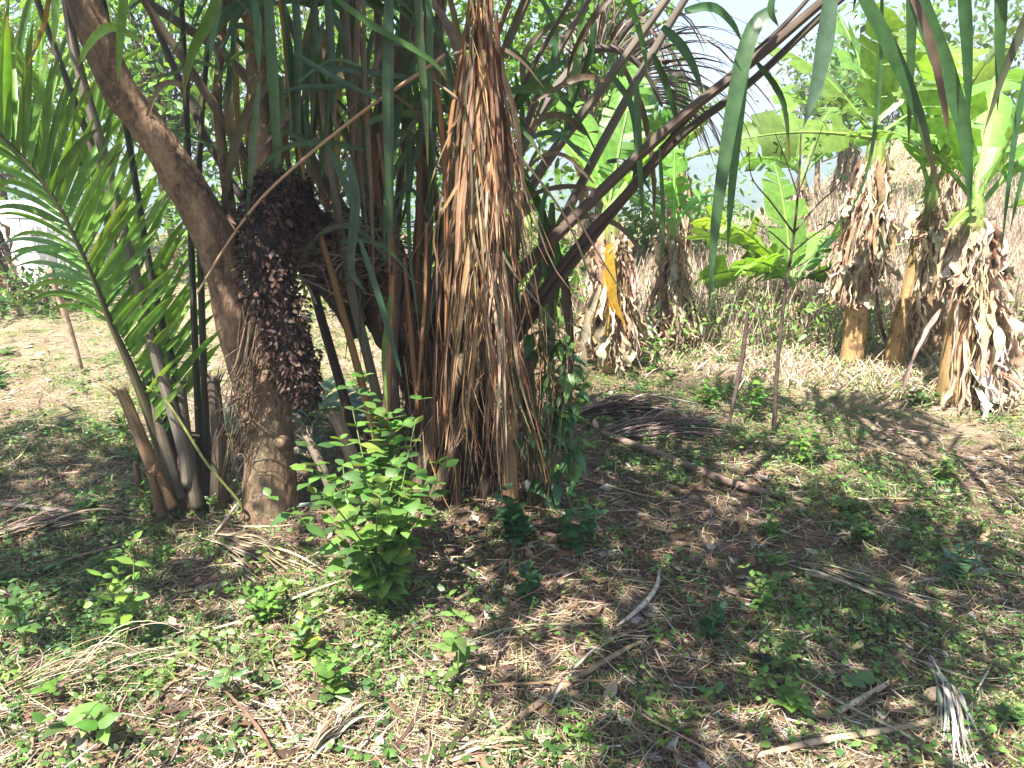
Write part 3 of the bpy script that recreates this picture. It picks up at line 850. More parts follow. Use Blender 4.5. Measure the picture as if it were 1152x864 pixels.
def thicket(n, xr, yr, lr, spread, Yr, wr, cols=CLG):
    out = []
    for _ in range(n):
        x0 = rng.uniform(*xr); y0 = rng.uniform(*yr); L = rng.uniform(*lr); dx = rng.normal(0, spread); Yq = rng.uniform(*Yr); Y2 = Yq + rng.normal(0, .12)
        b_ = rng.normal(0, 14)
        out.append(([(x0, y0, Yq), (x0 + dx * .35 + b_, y0 + L * .28, Yq), (x0 + dx * .75 + b_ * .8, y0 + L * .65, (Yq + Y2) / 2), (x0 + dx, y0 + L, Y2)], rng.uniform(*wr), cols[int(rng.integers(len(cols)))]))
    return out


def crossing(n, xr, yr, lr, Yr, wr, cols=CLG):
    out = []
    for _ in range(n):
        x0 = rng.uniform(*xr); y0 = rng.uniform(*yr); L = rng.uniform(*lr) * rng.choice([-1, 1]); Yq = rng.uniform(*Yr); up = rng.uniform(-60, 10)
        out.append(([(x0, y0, Yq), (x0 + L * .35, y0 + up * .8, Yq - .03), (x0 + L * .7, y0 + up * .8 + 14, Yq - .05), (x0 + L, y0 + rng.uniform(0, 70), Yq - .05)], rng.uniform(*wr), cols[int(rng.integers(len(cols)))]))
    return out


make_frond(oil_palm, [(440, 330, 3.5, 14), (455, 150, 3.45, 12), (470, 0, 3.4, 10), (500, -120, 3.3, 7), (560, -200, 3.1, 3)], (0.15, 0.12, 0.10), None,
           extra=thicket(46, (345, 520), (-40, 140), (120, 330), 30, (3.0, 3.5), (4, 9.5)) + crossing(16, (350, 520), (40, 300), (60, 150), (2.85, 3.2), (4, 9)))
make_frond(oil_palm, [(420, 330, 3.45, 13), (400, 180, 3.4, 12), (340, 60, 3.35, 10), (300, -40, 3.3, 8), (250, -120, 3.1, 4)], (0.14, 0.115, 0.10), None,
           extra=thicket(20, (210, 360), (-40, 90), (80, 220), 24, (3.1, 3.5), (5, 11)) + crossing(10, (170, 340), (10, 150), (60, 130), (2.9, 3.3), (4, 8)))
make_frond(oil_palm, [(530, 420, 3.55, 13), (560, 250, 3.6, 12), (600, 120, 3.6, 10), (650, 20, 3.6, 8), (720, -80, 3.5, 4)], (0.13, 0.105, 0.09), None,
           extra=thicket(26, (490, 640), (180, 330), (120, 260), 22, (3.15, 3.5), (6, 12), [DG, (0.045, 0.10, 0.04), (0.10, 0.06, 0.045), (0.06, 0.045, 0.035), (0.05, 0.11, 0.05)])
           + thicket(16, (560, 720), (-30, 110), (60, 200), 40, (3.2, 3.8), (5, 10), [DG, (0.09, 0.19, 0.05), (0.12, 0.09, 0.07)]) + crossing(8, (600, 720), (60, 280), (50, 120), (3.0, 3.5), (4, 8)))
for i in range(9):
    x0 = rng.uniform(395, 500); x1 = x0 + rng.normal(-10, 45); x2 = x1 + (x1 - x0) * 0.8
    make_frond(oil_palm, [(x0, rng.uniform(330, 420), 3.3, 9), (0.5 * (x0 + x1), 190, 3.3, rng.uniform(7, 12)), (x1, 60, 3.25, rng.uniform(6, 10)), (x2, -90, 3.1, 6), (x2 + (x1 - x0), -200, 2.9, 3)], STALK[int(rng.integers(4))] if rng.random() < .7 else (0.20, 0.115, 0.075), None)

# --- dried dark frond drooping behind, right of centre
mb = MB(); ml = MB()
dp = [(530, 320, 3.9, 14), (590, 160, 4.0, 12), (650, 70, 4.1, 10), (690, 55, 4.1, 8), (725, 80, 4.1, 6), (745, 120, 4.1, 3)]
tube(mb, ppts(dp), prad(dp), (0.12, 0.095, 0.08), n=40)
df = mb.build('dried_frond', M['stalk'], oil_palm); df['label'] = 'grey brown dried frond drooping behind the green ones'
frond_leaflets(ml, cr(ppts(dp), 120), 0.40, 1.0, 46, 0.85, 0.011, [(0.13, 0.10, 0.085), (0.20, 0.16, 0.13), (0.08, 0.06, 0.055)], droop=2.2, ang=0.35, lift=1.0)
dl = ml.build('leaflets', M['dead_palm'], df)

# --- the hanging dead frond in front
mb = MB(); ml = MB()
dp = [(548, -60, 2.95, 20), (545, 40, 2.9, 18), (542, 150, 2.86, 16), (546, 250, 2.85, 12), (556, 340, 2.86, 8)]
tube(mb, ppts(dp), prad(dp), (0.22, 0.12, 0.06), n=40, rough=0.1)
dead = mb.build('dead_frond', M['stalk'], oil_palm); dead['label'] = 'brown dead frond hanging straight down'
DEAD = [(0.28, 0.155, 0.08), (0.34, 0.205, 0.112), (0.15, 0.08, 0.048), (0.40, 0.27, 0.165), (0.29, 0.135, 0.065)]
N = 215
CC = np.zeros((N, 16, 3)); WW = np.zeros((N, 16))
for i in range(N):
    f_ = rng.random()
    y0 = -40 + 330 * f_ ** 1.1
    x0 = 545 + rng.normal(0, 7 + 8 * f_)
    e = rng.random()
    if i < 45:      # left strand
        x1 = rng.normal(508, 12); y1 = rng.uniform(330, 560)
        x0 = 535 + rng.normal(0, 9); y0 = rng.uniform(-40, 160)
    else:
        x1 = rng.normal(566, 26) + 24 * (e - 0.5); y1 = y0 + rng.uniform(200, 420); y1 = min(y1, rng.uniform(480, 600))
        if x1 > 585: x1 += rng.uniform(0, 22) * (y1 > 380)
    Y0 = 2.86 + rng.normal(0, 0.035); Y1 = Y0 + rng.normal(0.02, 0.10)
    bow = rng.normal(0, 6)
    w1, w2 = rng.normal(0, 5), rng.normal(0, 7)
    if rng.random() < 0.14:      # broken, kinked leaflets
        x1 += rng.choice([-1, 1]) * rng.uniform(12, 45); y1 = y0 + (y1 - y0) * rng.uniform(0.5, 0.9); w2 = rng.normal(0, 16)
    q = [(x0, y0, Y0), (x0 + (x1 - x0) * 0.16 + bow * .7, y0 + (y1 - y0) * 0.2, Y0 + (Y1 - Y0) * .25), (x0 + (x1 - x0) * 0.36 + bow + w1, y0 + (y1 - y0) * 0.45, Y0 + (Y1 - Y0) * .5 + rng.normal(0, .02)),
         (x0 + (x1 - x0) * 0.68 + w2, y0 + (y1 - y0) * 0.75, Y0 + (Y1 - Y0) * .8 + rng.normal(0, .02)), (x1, y1, Y1)]
    CC[i] = cr(ppts(q), 16)
    WW[i] = R(x1, y1, Y1, rng.choice([1.5, 2.4, 3.6, 5.0, 7.0], p=[.26, .32, .24, .13, .05])) * np.interp(np.linspace(0, 1, 16), [0, 0.1, 0.5, 1], [0.6, 1, 0.85, 0.12])
ribbons(ml, CC, WW, (np.array([1.0, 0, 0]) + 0.7 * rng.standard_normal((N, 3)))[:, None, :] + np.cumsum(0.12 * rng.standard_normal((N, 16, 3)), 1), pick(N, DEAD + [(0.09, 0.06, 0.042), (0.24, 0.185, 0.13)], (3, 4, 2, 3, 1.2, 1.6, 2), var=0.22), 0.35)
dl = ml.build('leaflets', M['dead_palm'], dead)
# reddish split sheath beside it
for q in ([(484, 66, 2.95, 10), (498, 150, 2.95, 14), (503, 300, 2.95, 12), (500, 470, 2.95, 8)], [(532, -10, 2.9, 8), (516, 80, 2.9, 11), (504, 180, 2.9, 14), (502, 330, 2.92, 12)]):
    make_frond(oil_palm, q, (0.26, 0.13, 0.07), name='dead_stalk', flat=0.4)
for q, c_ in [([(442, 310, 3.0, 14), (438, 390, 3.0, 19), (434, 475, 3.0, 20)], (0.30, 0.17, 0.12)), ([(455, 290, 3.02, 10), (462, 370, 3.02, 13), (470, 460, 3.02, 12)], (0.22, 0.12, 0.08)),
              ([(480, 250, 3.0, 8), (478, 340, 3.0, 10), (470, 440, 3.0, 8)], (0.28, 0.16, 0.10)), ([(425, 150, 3.05, 9), (438, 240, 3.05, 12), (446, 330, 3.05, 11)], (0.20, 0.11, 0.075)),
              ([(410, 60, 3.1, 9), (414, 130, 3.1, 12), (418, 230, 3.1, 12)], (0.24, 0.14, 0.10)), ([(498, 300, 3.05, 7), (490, 400, 3.05, 9), (486, 520, 3.05, 8)], (0.18, 0.10, 0.07))]:
    make_frond(oil_palm, q, c_, name='dead_stalk', flat=0.45)
# thin pale stalk running diagonally across the clump
make_frond(oil_palm, [(222, 330, 2.75, 3.5), (262, 265, 2.75, 4), (309, 208, 2.75, 4.5), (400, 132, 2.8, 5), (478, 78, 2.85, 6), (500, 62, 2.9, 6)], (0.40, 0.27, 0.19), name='dead_stalk', label='thin pale dry stalk crossing the clump')
make_frond(oil_palm, [(488, 90, 2.9, 4), (560, 150, 2.85, 4), (630, 235, 2.8, 3.5), (668, 320, 2.75, 3)], (0.30, 0.22, 0.16), name='dead_stalk')
make_frond(oil_palm, [(640, 230, 2.8, 3), (670, 280, 2.8, 3), (700, 330, 2.8, 2)], (0.35, 0.26, 0.2), name='dead_stalk')

# cut leaf stubs at the base
for q, c_ in [([(410, 562, 3.05, 26), (398, 520, 3.05, 22), (378, 466, 3.08, 20)], (0.24, 0.19, 0.145)), ([(380, 575, 2.98, 16), (364, 530, 2.98, 15), (345, 490, 3.0, 13)], (0.22, 0.18, 0.15)),
              ([(462, 585, 3.1, 34), (480, 510, 3.1, 26), (525, 400, 3.15, 22)], (0.13, 0.10, 0.075)), ([(490, 560, 3.05, 22), (520, 470, 3.1, 18), (548, 400, 3.12, 16)], (0.12, 0.09, 0.065)),
              ([(545, 605, 3.15, 26), (545, 500, 3.2, 26), (548, 400, 3.25, 22)], (0.03, 0.024, 0.02)), ([(576, 590, 3.1, 24), (574, 520, 3.1, 24), (580, 440, 3.15, 20)], (0.27, 0.18, 0.11)),
              ([(600, 585, 3.15, 26), (598, 500, 3.2, 24), (592, 400, 3.25, 20)], (0.13, 0.09, 0.06)), ([(520, 600, 3.1, 18), (512, 540, 3.1, 16), (508, 470, 3.12, 14)], (0.10, 0.07, 0.05)),
              ([(430, 590, 3.05, 16), (436, 540, 3.05, 14), (440, 480, 3.05, 13)], (0.20, 0.11, 0.07))]:
    make_frond(oil_palm, q, c_, name='cut_stub')

# fine dead fibres round the foot
mb = MB(); N = 420
b0 = np.array([P(rng.uniform(450, 640), rng.uniform(330, 520), rng.uniform(2.95, 3.35)) for _ in range(N)])
t = np.linspace(0, 1, 6)[None, :, None]
C = b0[:, None] + np.array([0, 0, -1.0]) * t * rng.uniform(0.15, 0.55, N)[:, None, None] + rng.standard_normal((N, 1, 3)) * 0.07 * t + rng.standard_normal((N, 1, 3)) * 0.04 * t ** 2
C[..., 2] = np.maximum(C[..., 2], height(C[..., 0], C[..., 1]) + 0.01)
ribbons(mb, C, rng.uniform(0.001, 0.004, N)[:, None] * np.linspace(1, .3, 6)[None], rvec(N), pick(N, DEAD + [(0.10, 0.07, 0.05)]), 0)
mb.build('dead_fibre', M['dead_palm'], oil_palm)

# --- dark flower cluster hanging left of the crown
mb = MB()
ax = [(312, 196, 2.86, 36), (302, 230, 2.84, 52), (299, 280, 2.82, 54), (306, 330, 2.82, 56), (322, 380, 2.82, 52), (336, 420, 2.82, 42), (344, 452, 2.82, 20)]
axc = cr(ppts(ax), 60); axr = cr(prad(ax), 60)[:, 0]
tube(mb, ppts(ax), prad(ax) * 0.72, (0.018, 0.010, 0.009), sides=14, n=40, rough=0.25)
N = 4600
kq = rng.integers(0, 60, N); a = rng.random(N) * 6.283
o_ = np.stack([np.cos(a), np.sin(a), 0.3 * rng.standard_normal(N)], -1)
lump = 0.55 + 0.85 * fbm(a * 1.9, kq * 0.30, 15) + 0.16 * rng.standard_normal(N) * (rng.random(N) < .3)
p = axc[kq] + o_ * (axr[kq] * lump)[:, None]
d = unit(o_ * 0.8 + np.array([0, 0, -0.4]) + 0.9 * rng.standard_normal((N, 3)))
L = rng.uniform(0.008, 0.027, N)
leaves(mb, p, d, unit(o_ + 0.5 * rng.standard_normal((N, 3))), L, L * rng.uniform(0.5, 0.95, N),
       pick(N, [(0.036, 0.019, 0.013), (0.060, 0.032, 0.021), (0.090, 0.054, 0.034), (0.018, 0.010, 0.008), (0.10, 0.04, 0.03)], (4, 4, 1.5, 3, 0.3)), OVAL, 0.4, 0.5)
mb.build('flower_cluster', M['scale'], oil_palm)
mb = MB()
ax2 = [(332, 205, 2.98, 34), (338, 235, 2.98, 46), (338, 262, 2.98, 34)]
axc = cr(ppts(ax2), 20); axr = cr(prad(ax2), 20)[:, 0]
tube(mb, ppts(ax2), prad(ax2) * 0.7, (0.018, 0.010, 0.009), sides=12, n=16, rough=0.2)
N = 900; kq = rng.integers(0, 20, N); a = rng.random(N) * 6.283
o_ = np.stack([np.cos(a), np.sin(a), 0.3 * rng.standard_normal(N)], -1)
p = axc[kq] + o_ * axr[kq][:, None] * 0.8; L = rng.uniform(0.010, 0.03, N)
leaves(mb, p, unit(o_ + np.array([0, 0, -0.5]) + 0.5 * rng.standard_normal((N, 3))), o_ + 0.4 * rng.standard_normal((N, 3)), L, L * 0.5,
       pick(N, [(0.03, 0.014, 0.013), (0.06, 0.025, 0.022), (0.10, 0.035, 0.03)], (5, 3, 0.3)), OVAL, 0.4, 0.5)
mb.build('flower_cluster', M['scale'], oil_palm)
mb = MB()
q = [(385, 268, 3.3, 12), (345, 226, 3.05, 10), (318, 205, 2.92, 9), (311, 214, 2.87, 9)]
tube(mb, ppts(q), prad(q), (0.07, 0.05, 0.035), n=20)
mb.build('flower_stalk', M['stalk'], oil_palm)


# --- the smaller palm on the left
left_palm = thing('young_palm', G(212, 560), 'smaller palm of upright grey stalks left of the brown tree with a bright green frond', 'palm')
mb = MB()
q = [(215, 585, 3.2, 74), (212, 555, 3.2, 72), (208, 520, 3.2, 60), (206, 490, 3.2, 36)]
tube(mb, ppts(q), prad(q), (0.1, 0.07, 0.05), sides=20, n=30, rough=0.3)
mb.build('trunk', M['palm_trunk'], left_palm)
GREY = (0.17, 0.15, 0.135)
make_frond(left_palm, [(212, 545, 3.05, 20), (205, 500, 3.05, 18), (176, 400, 3.05, 17), (150, 300, 3.0, 15), (115, 167, 2.95, 14), (87, 70, 2.92, 15), (74, -5, 2.9, 13), (60, -120, 2.8, 9), (20, -220, 2.6, 5), (-60, -250, 2.4, 3)], GREY, lf(start=0.78, n=20), label='long pale grey frond stalk')
make_frond(left_palm, [(205, 540, 3.15, 16), (190, 470, 3.15, 14), (160, 350, 3.15, 12), (138, 265, 3.12, 10), (104, 167, 3.1, 10), (60, 50, 3.05, 9), (42, 0, 3.0, 9), (10, -110, 2.9, 6), (-60, -180, 2.8, 3)], (0.12, 0.10, 0.09), lf(start=0.8, n=16))
make_frond(left_palm, [(215, 520, 3.3, 18), (196, 420, 3.3, 13), (170, 310, 3.3, 11), (146, 165, 3.3, 10), (120, 20, 3.25, 9), (90, -110, 3.2, 6), (30, -190, 3.0, 3)], (0.035, 0.045, 0.03), lf(start=0.85, n=14), label='dark green frond stalk')
make_frond(left_palm, [(228, 540, 3.25, 14), (223, 465, 3.25, 11), (216, 300, 3.25, 10), (212, 180, 3.25, 9), (206, 40, 3.2, 8), (196, -80, 3.2, 6), (150, -190, 3.1, 3)], (0.045, 0.052, 0.038), lf(start=0.85, n=10))
make_frond(left_palm, [(238, 545, 3.2, 14), (232, 480, 3.2, 11), (226, 310, 3.25, 10), (224, 190, 3.3, 9), (236, 40, 3.35, 7), (262, -90, 3.4, 5), (320, -160, 3.4, 3)], (0.055, 0.052, 0.038), lf(start=0.85, n=10))
# bright young frond
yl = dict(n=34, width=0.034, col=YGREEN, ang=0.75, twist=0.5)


def px_blades(rach, n, a0, a1, l0, l1, w, cols, bend=0.12, dY=0.16, jit=4):
    out = []
    c = cr(np.array(rach, float), 100)
    for u in np.linspace(0, 1, n):
        x, y, Y = c[int(u * 99)]
        a = math.radians(a0 + (a1 - a0) * u + rng.normal(0, jit)); L = (l0 + (l1 - l0) * u) * rng.uniform(0.85, 1.12)
        dx, dy = math.cos(a), -math.sin(a)
        Yt = Y + rng.normal(0, dY)
        b_ = bend * L * rng.uniform(0.6, 1.4)
        q = [(x, y, Y), (x + dx * L * .35, y + dy * L * .35 - b_ * .8, Y + (Yt - Y) * .3), (x + dx * L * .7, y + dy * L * .7 - b_ * .7, Y + (Yt - Y) * .65), (x + dx * L, y + dy * L + b_ * .4, Yt)]
        out.append((q, w * rng.uniform(0.8, 1.2), cols[int(rng.integers(len(cols)))]))
    return out


RY = [(124, 362, 3.0), (95, 290, 2.93), (55, 215, 2.86), (0, 152, 2.8), (-70, 110, 2.7)]
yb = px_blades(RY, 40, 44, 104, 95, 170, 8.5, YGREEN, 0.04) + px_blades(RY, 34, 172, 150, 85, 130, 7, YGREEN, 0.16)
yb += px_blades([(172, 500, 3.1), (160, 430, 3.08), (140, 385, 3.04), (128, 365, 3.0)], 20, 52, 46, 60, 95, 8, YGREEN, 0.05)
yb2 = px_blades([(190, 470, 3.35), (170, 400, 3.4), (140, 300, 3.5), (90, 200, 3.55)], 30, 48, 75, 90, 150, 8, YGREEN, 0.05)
make_frond(left_palm, [(196, 550, 3.12, 18), (176, 490, 3.1, 16), (150, 420, 3.06, 13), (124, 362, 3.0, 9), (95, 290, 2.93, 7), (55, 215, 2.86, 6), (0, 152, 2.8, 5), (-70, 110, 2.7, 4), (-160, 100, 2.6, 2)], (0.10, 0.09, 0.055), dict(yl, start=0.62, end=1.0, length=0.55, droop=0.7, lift=0.5), extra=yb, label='bright green young frond catching the sun')
make_frond(left_palm, [(200, 530, 3.25, 14), (170, 400, 3.4, 10), (120, 250, 3.5, 7), (70, 150, 3.55, 6), (10, 70, 3.55, 5), (-60, 30, 3.5, 3)], (0.09, 0.10, 0.05), dict(yl, start=0.5, end=1.0, length=0.6, droop=0.6, lift=0.5, n=26), extra=yb2)
make_frond(left_palm, [(150, -60, 2.6, 6), (120, -40, 2.6, 5), (90, -30, 2.55, 4), (40, -20, 2.5, 3)], (0.09, 0.10, 0.05), None, extra=[
    ([(243, -20, 2.6), (240, 10, 2.6), (215, 60, 2.6), (206, 110, 2.6)], 14, YGREEN[0]), ([(140, -20, 2.6), (135, 30, 2.6), (132, 95, 2.6)], 12, YGREEN[2]),
    ([(58, -20, 2.6), (48, 30, 2.6), (30, 78, 2.6)], 6, (0.26, 0.18, 0.05)), ([(160, 45, 2.6), (125, 30, 2.6), (100, 50, 2.6), (85, 80, 2.6)], 10, YGREEN[1]),
    ([(62, -20, 2.6), (63, 20, 2.6), (60, 55, 2.6)], 9, YGREEN[1])])
for q, c_ in [([(192, 570, 3.0, 22), (170, 520, 3.0, 19), (146, 462, 3.02, 17), (136, 438, 3.03, 16)], (0.19, 0.125, 0.08)), ([(182, 580, 2.95, 14), (174, 550, 2.95, 12), (168, 530, 2.95, 11)], (0.12, 0.08, 0.055)),
              ([(222, 570, 3.05, 20), (210, 500, 3.08, 18), (202, 430, 3.1, 16)], (0.10, 0.085, 0.07)), ([(245, 575, 3.1, 26), (246, 500, 3.1, 22), (240, 425, 3.12, 18)], (0.075, 0.06, 0.05)),
              ([(202, 560, 3.08, 22), (180, 480, 3.1, 18), (165, 430, 3.12, 14)], (0.12, 0.10, 0.085)),
              ([(168, 580, 3.1, 12), (158, 550, 3.1, 10), (152, 520, 3.1, 9)], (0.09, 0.07, 0.05))]:
    make_frond(left_palm, q, c_, name='cut_stub')


# ================================================================== brown tree
tree = thing('brown_tree', G(305, 578), 'tree with smooth brown bark and one bough leaning left', 'tree')
mb = MB()
q = [(306, 600, 3.08, 84), (305, 570, 3.08, 66), (304, 520, 3.08, 54), (302, 455, 3.08, 50), (300, 400, 3.1, 46), (302, 330, 3.14, 40), (298, 240, 3.18, 36), (293, 150, 3.2, 27), (290, 80, 3.2, 24), (282, -40, 3.2, 22), (270, -200, 3.1, 18), (300, -420, 2.7, 12)]
tube(mb, ppts(q), prad(q), (0.2, 0.14, 0.1), sides=28, n=150, rough=0.10)
q = [(296, 500, 3.1, 34), (284, 440, 3.1, 38), (268, 385, 3.08, 40), (254, 320, 3.06, 40), (238, 262, 3.04, 45), (205, 200, 3.0, 42), (168, 145, 2.96, 38), (133, 98, 2.93, 38), (110, 45, 2.9, 38), (92, -5, 2.88, 36), (60, -110, 2.8, 34), (20, -260, 2.6, 26), (-60, -480, 2.2, 16)]
bough = q
tube(mb, ppts(q), prad(q), (0.2, 0.14, 0.1), sides=28, n=150, rough=0.10, seed=3)
# thin limb
q = [(262, 300, 3.12, 16), (258, 230, 3.2, 14), (245, 120, 3.25, 10), (250, 40, 3.3, 9), (260, -60, 3.3, 8)]
tube(mb, ppts(q), prad(q), (0.2, 0.14, 0.1), sides=12, n=40, rough=0.1)
# broken knot
for (kx, ky, r_) in [(285, 480, 10), (320, 500, 9), (232, 205 + 45, 12)]:
    q = [(kx, ky, 3.06, r_ * 2.2), (kx - 4, ky - 3, 2.98, r_ * 1.7), (kx - 6, ky - 4, 2.965, r_ * 0.8)]
    tube(mb, ppts(q), prad(q), (0.2, 0.14, 0.1), sides=12, n=8, rough=0.2)
trunk_o = mb.build('trunk', M['bark'], tree)

# crown: leaf clumps above the picture whose shade falls where the photograph is in shade
SHADE = [  # polygons in photo pixels on the ground
    ([(540, 560), (650, 440), (860, 495), (1000, 560), (1060, 590), (1180, 590), (1180, 900), (700, 900), (600, 740)], 2.1),
    ([(0, 475), (140, 480), (260, 560), (330, 640), (200, 690), (0, 700), (-100, 600)], 2.0),
    ([(330, 560), (560, 560), (580, 640), (540, 700), (420, 650), (330, 640)], 0.3),
]


def inside(poly, x, y):
    r = np.zeros(np.shape(x), bool)
    n = len(poly)
    for i in range(n):
        x0, y0 = poly[i]; x1, y1 = poly[(i + 1) % n]
        c = ((y0 > y) != (y1 > y)) & (x < (x1 - x0) * (y - y0) / (y1 - y0 + 1e-12) + x0)
        r ^= c
    return r


cl = []
gxr = rng.uniform(-3.0, 4.5, 30000); gyr = rng.uniform(1.0, 6.0, 30000)
gzr = height(gxr, gyr)
gp = np.stack([gxr, gyr, gzr], -1)
ux, uy, uz = proj(gp)
for poly, dens in SHADE:
    i = np.where(inside(poly, ux, uy))[0]
    a_ = len(i) / 30000 * 7.5 * 5.0          # m2
    nsel = int(a_ * dens * 11)
    cl.append(gp[rng.choice(i, nsel)])
# shade on the middle of the clump itself
extra_t = np.array([P(rng.uniform(300, 480), rng.uniform(-40, 330), rng.uniform(2.8, 3.4)) for _ in range(26)] + [P(rng.uniform(210, 330), rng.uniform(200, 560), 3.0) for _ in range(14)])
cl = np.concatenate(cl + [extra_t])
hh = rng.uniform(3.1, 4.9, len(cl))
cl = cl + SUNV[None] * ((hh - cl[:, 2]) / SUNV[2])[:, None]
cl = cl[~in_light(cl, 0.17)]
mb = MB(); mt = MB()
top1 = P(270, -200, 3.1); top2 = P(20, -260, 2.6)
# boughs to cluster centres
nc = 14
cen = cl[rng.choice(len(cl), nc, replace=False)]
for _ in range(6):
    lab = np.argmin(((cl[:, None] - cen[None]) ** 2).sum(-1), 1)
    for j in range(nc):
        if (lab == j).any(): cen[j] = cl[lab == j].mean(0)
b_src = [P(*x[:3]) for x in bough[-3:]] + [P(282, -40, 3.2), P(270, -200, 3.1), P(300, -420, 2.7)]
for j in range(nc):
    s_ = min(b_src, key=lambda a_: np.linalg.norm(a_ - cen[j]) - 0.4 * a_[2])
    mid = 0.5 * (s_ + cen[j]) + np.array([0, 0, 0.25])
    tube(mt, [s_, mid, cen[j]], [0.035, 0.025, 0.012], (0.2, 0.14, 0.1), sides=7, n=14, rough=0.1)
    for i in np.where(lab == j)[0]:
        m2 = 0.5 * (cen[j] + cl[i]) + rng.standard_normal(3) * 0.06
        tube(mt, [cen[j], m2, cl[i]], [0.01, 0.006, 0.003], (0.2, 0.14, 0.1), sides=4, n=6)
idx = np.repeat(np.arange(len(cl)), 26); N = len(idx)
p = cl[idx] + rng.standard_normal((N, 3)) * np.array([0.13, 0.13, 0.10])
L = rng.uniform(0.07, 0.15, N)
_, vy, vz = proj(p)
ok = ~((vy > -30) & (vz > 0.05)) & ~in_light(p, 0.08)
leaves(mb, p[ok], rvec(N, 0.5)[ok], unit(rvec(N) * 0.6 + np.array([0, 0, 1.0]))[ok], L[ok], (L * 0.5)[ok], pick(int(ok.sum()), [(0.06, 0.13, 0.03), (0.045, 0.10, 0.025)]), OVAL, 0.25)
mb.build('crown', M['leaf'], tree)
mt.build('branches', M['bark'], tree)

# dry vines and rootlets bound round the tree
mb = MB(); N = 48
C = np.zeros((N, 10, 3))
for i in range(N):
    xa = rng.normal(288, 9); ya = rng.uniform(330, 440); xb = rng.normal(262, 7); yb_ = rng.uniform(450, 560)
    q = [(xa, ya, 2.93 + rng.normal(0, 0.02)), (xa * .55 + xb * .45 + rng.normal(0, 5), ya * .6 + yb_ * .4, 2.93 + rng.normal(0, 0.02)), (xa * .3 + xb * .7 + rng.normal(0, 10), ya * .4 + yb_ * .6, 2.92 + rng.normal(0, 0.03)), (xb + rng.normal(0, 5), ya * .2 + yb_ * .8, 2.95), (xb + rng.normal(0, 9), yb_, 2.98)]
    C[i] = cr(ppts(q), 10)
thin_tubes(mb, C, rng.uniform(0.001, 0.004, N), rng.uniform(0.0005, 0.002, N), pick(N, [(0.13, 0.085, 0.055), (0.07, 0.045, 0.03), (0.22, 0.15, 0.10)]))
tag(mb.build('dry_vine', M['twig']), 'tangle of dry brown vine strands bound to the brown tree trunk', 'vine')


# ================================================================== background trees
def leaf_tree(name, label, base, top, crown_c, crown_r, nclump, perclump, size, cols, group, trunk_r=0.06, mat='leaf'):
    t_ = thing(name, base, label, 'tree', group)
    mt = MB(); ml = MB()
    base = np.asarray(base); crown_c = np.asarray(crown_c, float)
    tube(mt, [base - np.array([0, 0, 0.1]), base * 0.5 + crown_c * 0.5 + rng.standard_normal(3) * 0.1, crown_c], [trunk_r, trunk_r * 0.75, trunk_r * 0.35], (0.2, 0.15, 0.1), sides=10, n=24, rough=0.1)
    cc = crown_c + rvec(nclump) * (rng.random((nclump, 1)) ** 0.45) * np.asarray(crown_r)
    for q in cc:
        f_ = rng.uniform(0.35, 0.95)
        s_ = base * (1 - f_) + crown_c * f_
        tube(mt, [s_, 0.5 * (s_ + q) + rng.standard_normal(3) * 0.12, q], [trunk_r * 0.28, trunk_r * 0.16, 0.004], (0.2, 0.15, 0.1), sides=5, n=8)
    tw = mt.build('trunk', M['bark'], t_)
    idx = np.repeat(np.arange(nclump), perclump); N = len(idx)
    cr_ = np.mean(crown_r)
    p = cc[idx] + rng.standard_normal((N, 3)) * cr_ * 0.20
    L = size * rng.uniform(0.6, 1.4, N)
    leaves(ml, p, rvec(N, 0.7) + np.array([0, 0, -0.3]), unit(rvec(N) * 0.8 + np.array([0, 0, 1.0])), L, L * rng.uniform(0.38, 0.55, N), pick(N, cols), OVAL, 0.2)
    ml.build('crown', M[mat], t_)
    return t_


LG = [(0.12, 0.24, 0.04), (0.16, 0.29, 0.055), (0.085, 0.18, 0.035)]
MG = [(0.075, 0.16, 0.035), (0.10, 0.20, 0.045), (0.055, 0.12, 0.03)]
GB = 'leafy trees behind the palms'


def gpt(x, y):
    return np.array([x, y, float(height(x, y))])


for (x, y, z, rx, rz, ncl, per, sz, cols, lab) in [
    (-7.4, 11.4, 2.7, 2.0, 1.9, 120, 36, 0.13, LG, 'tall leafy tree at the far left edge behind the bright frond'),
    (-4.4, 10.2, 2.7, 1.7, 1.7, 125, 36, 0.12, LG, 'pale green leafy tree seen between the left palm stalks and the leaning bough'),
    (-2.2, 9.6, 2.4, 1.5, 1.6, 125, 36, 0.11, LG, 'leafy tree behind the leaning bough of the brown tree'),
    (-0.6, 9.0, 2.4, 1.4, 1.6, 120, 36, 0.11, LG, 'leafy tree directly behind the hanging dead frond'),
    (0.70, 8.2, 2.85, 0.85, 1.0, 60, 34, 0.11, LG, 'leafy tree right of the dead frond behind the drooping dried frond'),
    (-11.0, 15.5, 2.8, 2.6, 2.3, 80, 34, 0.18, MG, 'dark green tree farthest back on the left side'),
]:
    b = gpt(x, y)
    leaf_tree('leafy_tree', lab, b, None, (x, y, z), (rx, rx, rz), ncl, per, sz, cols, GB)

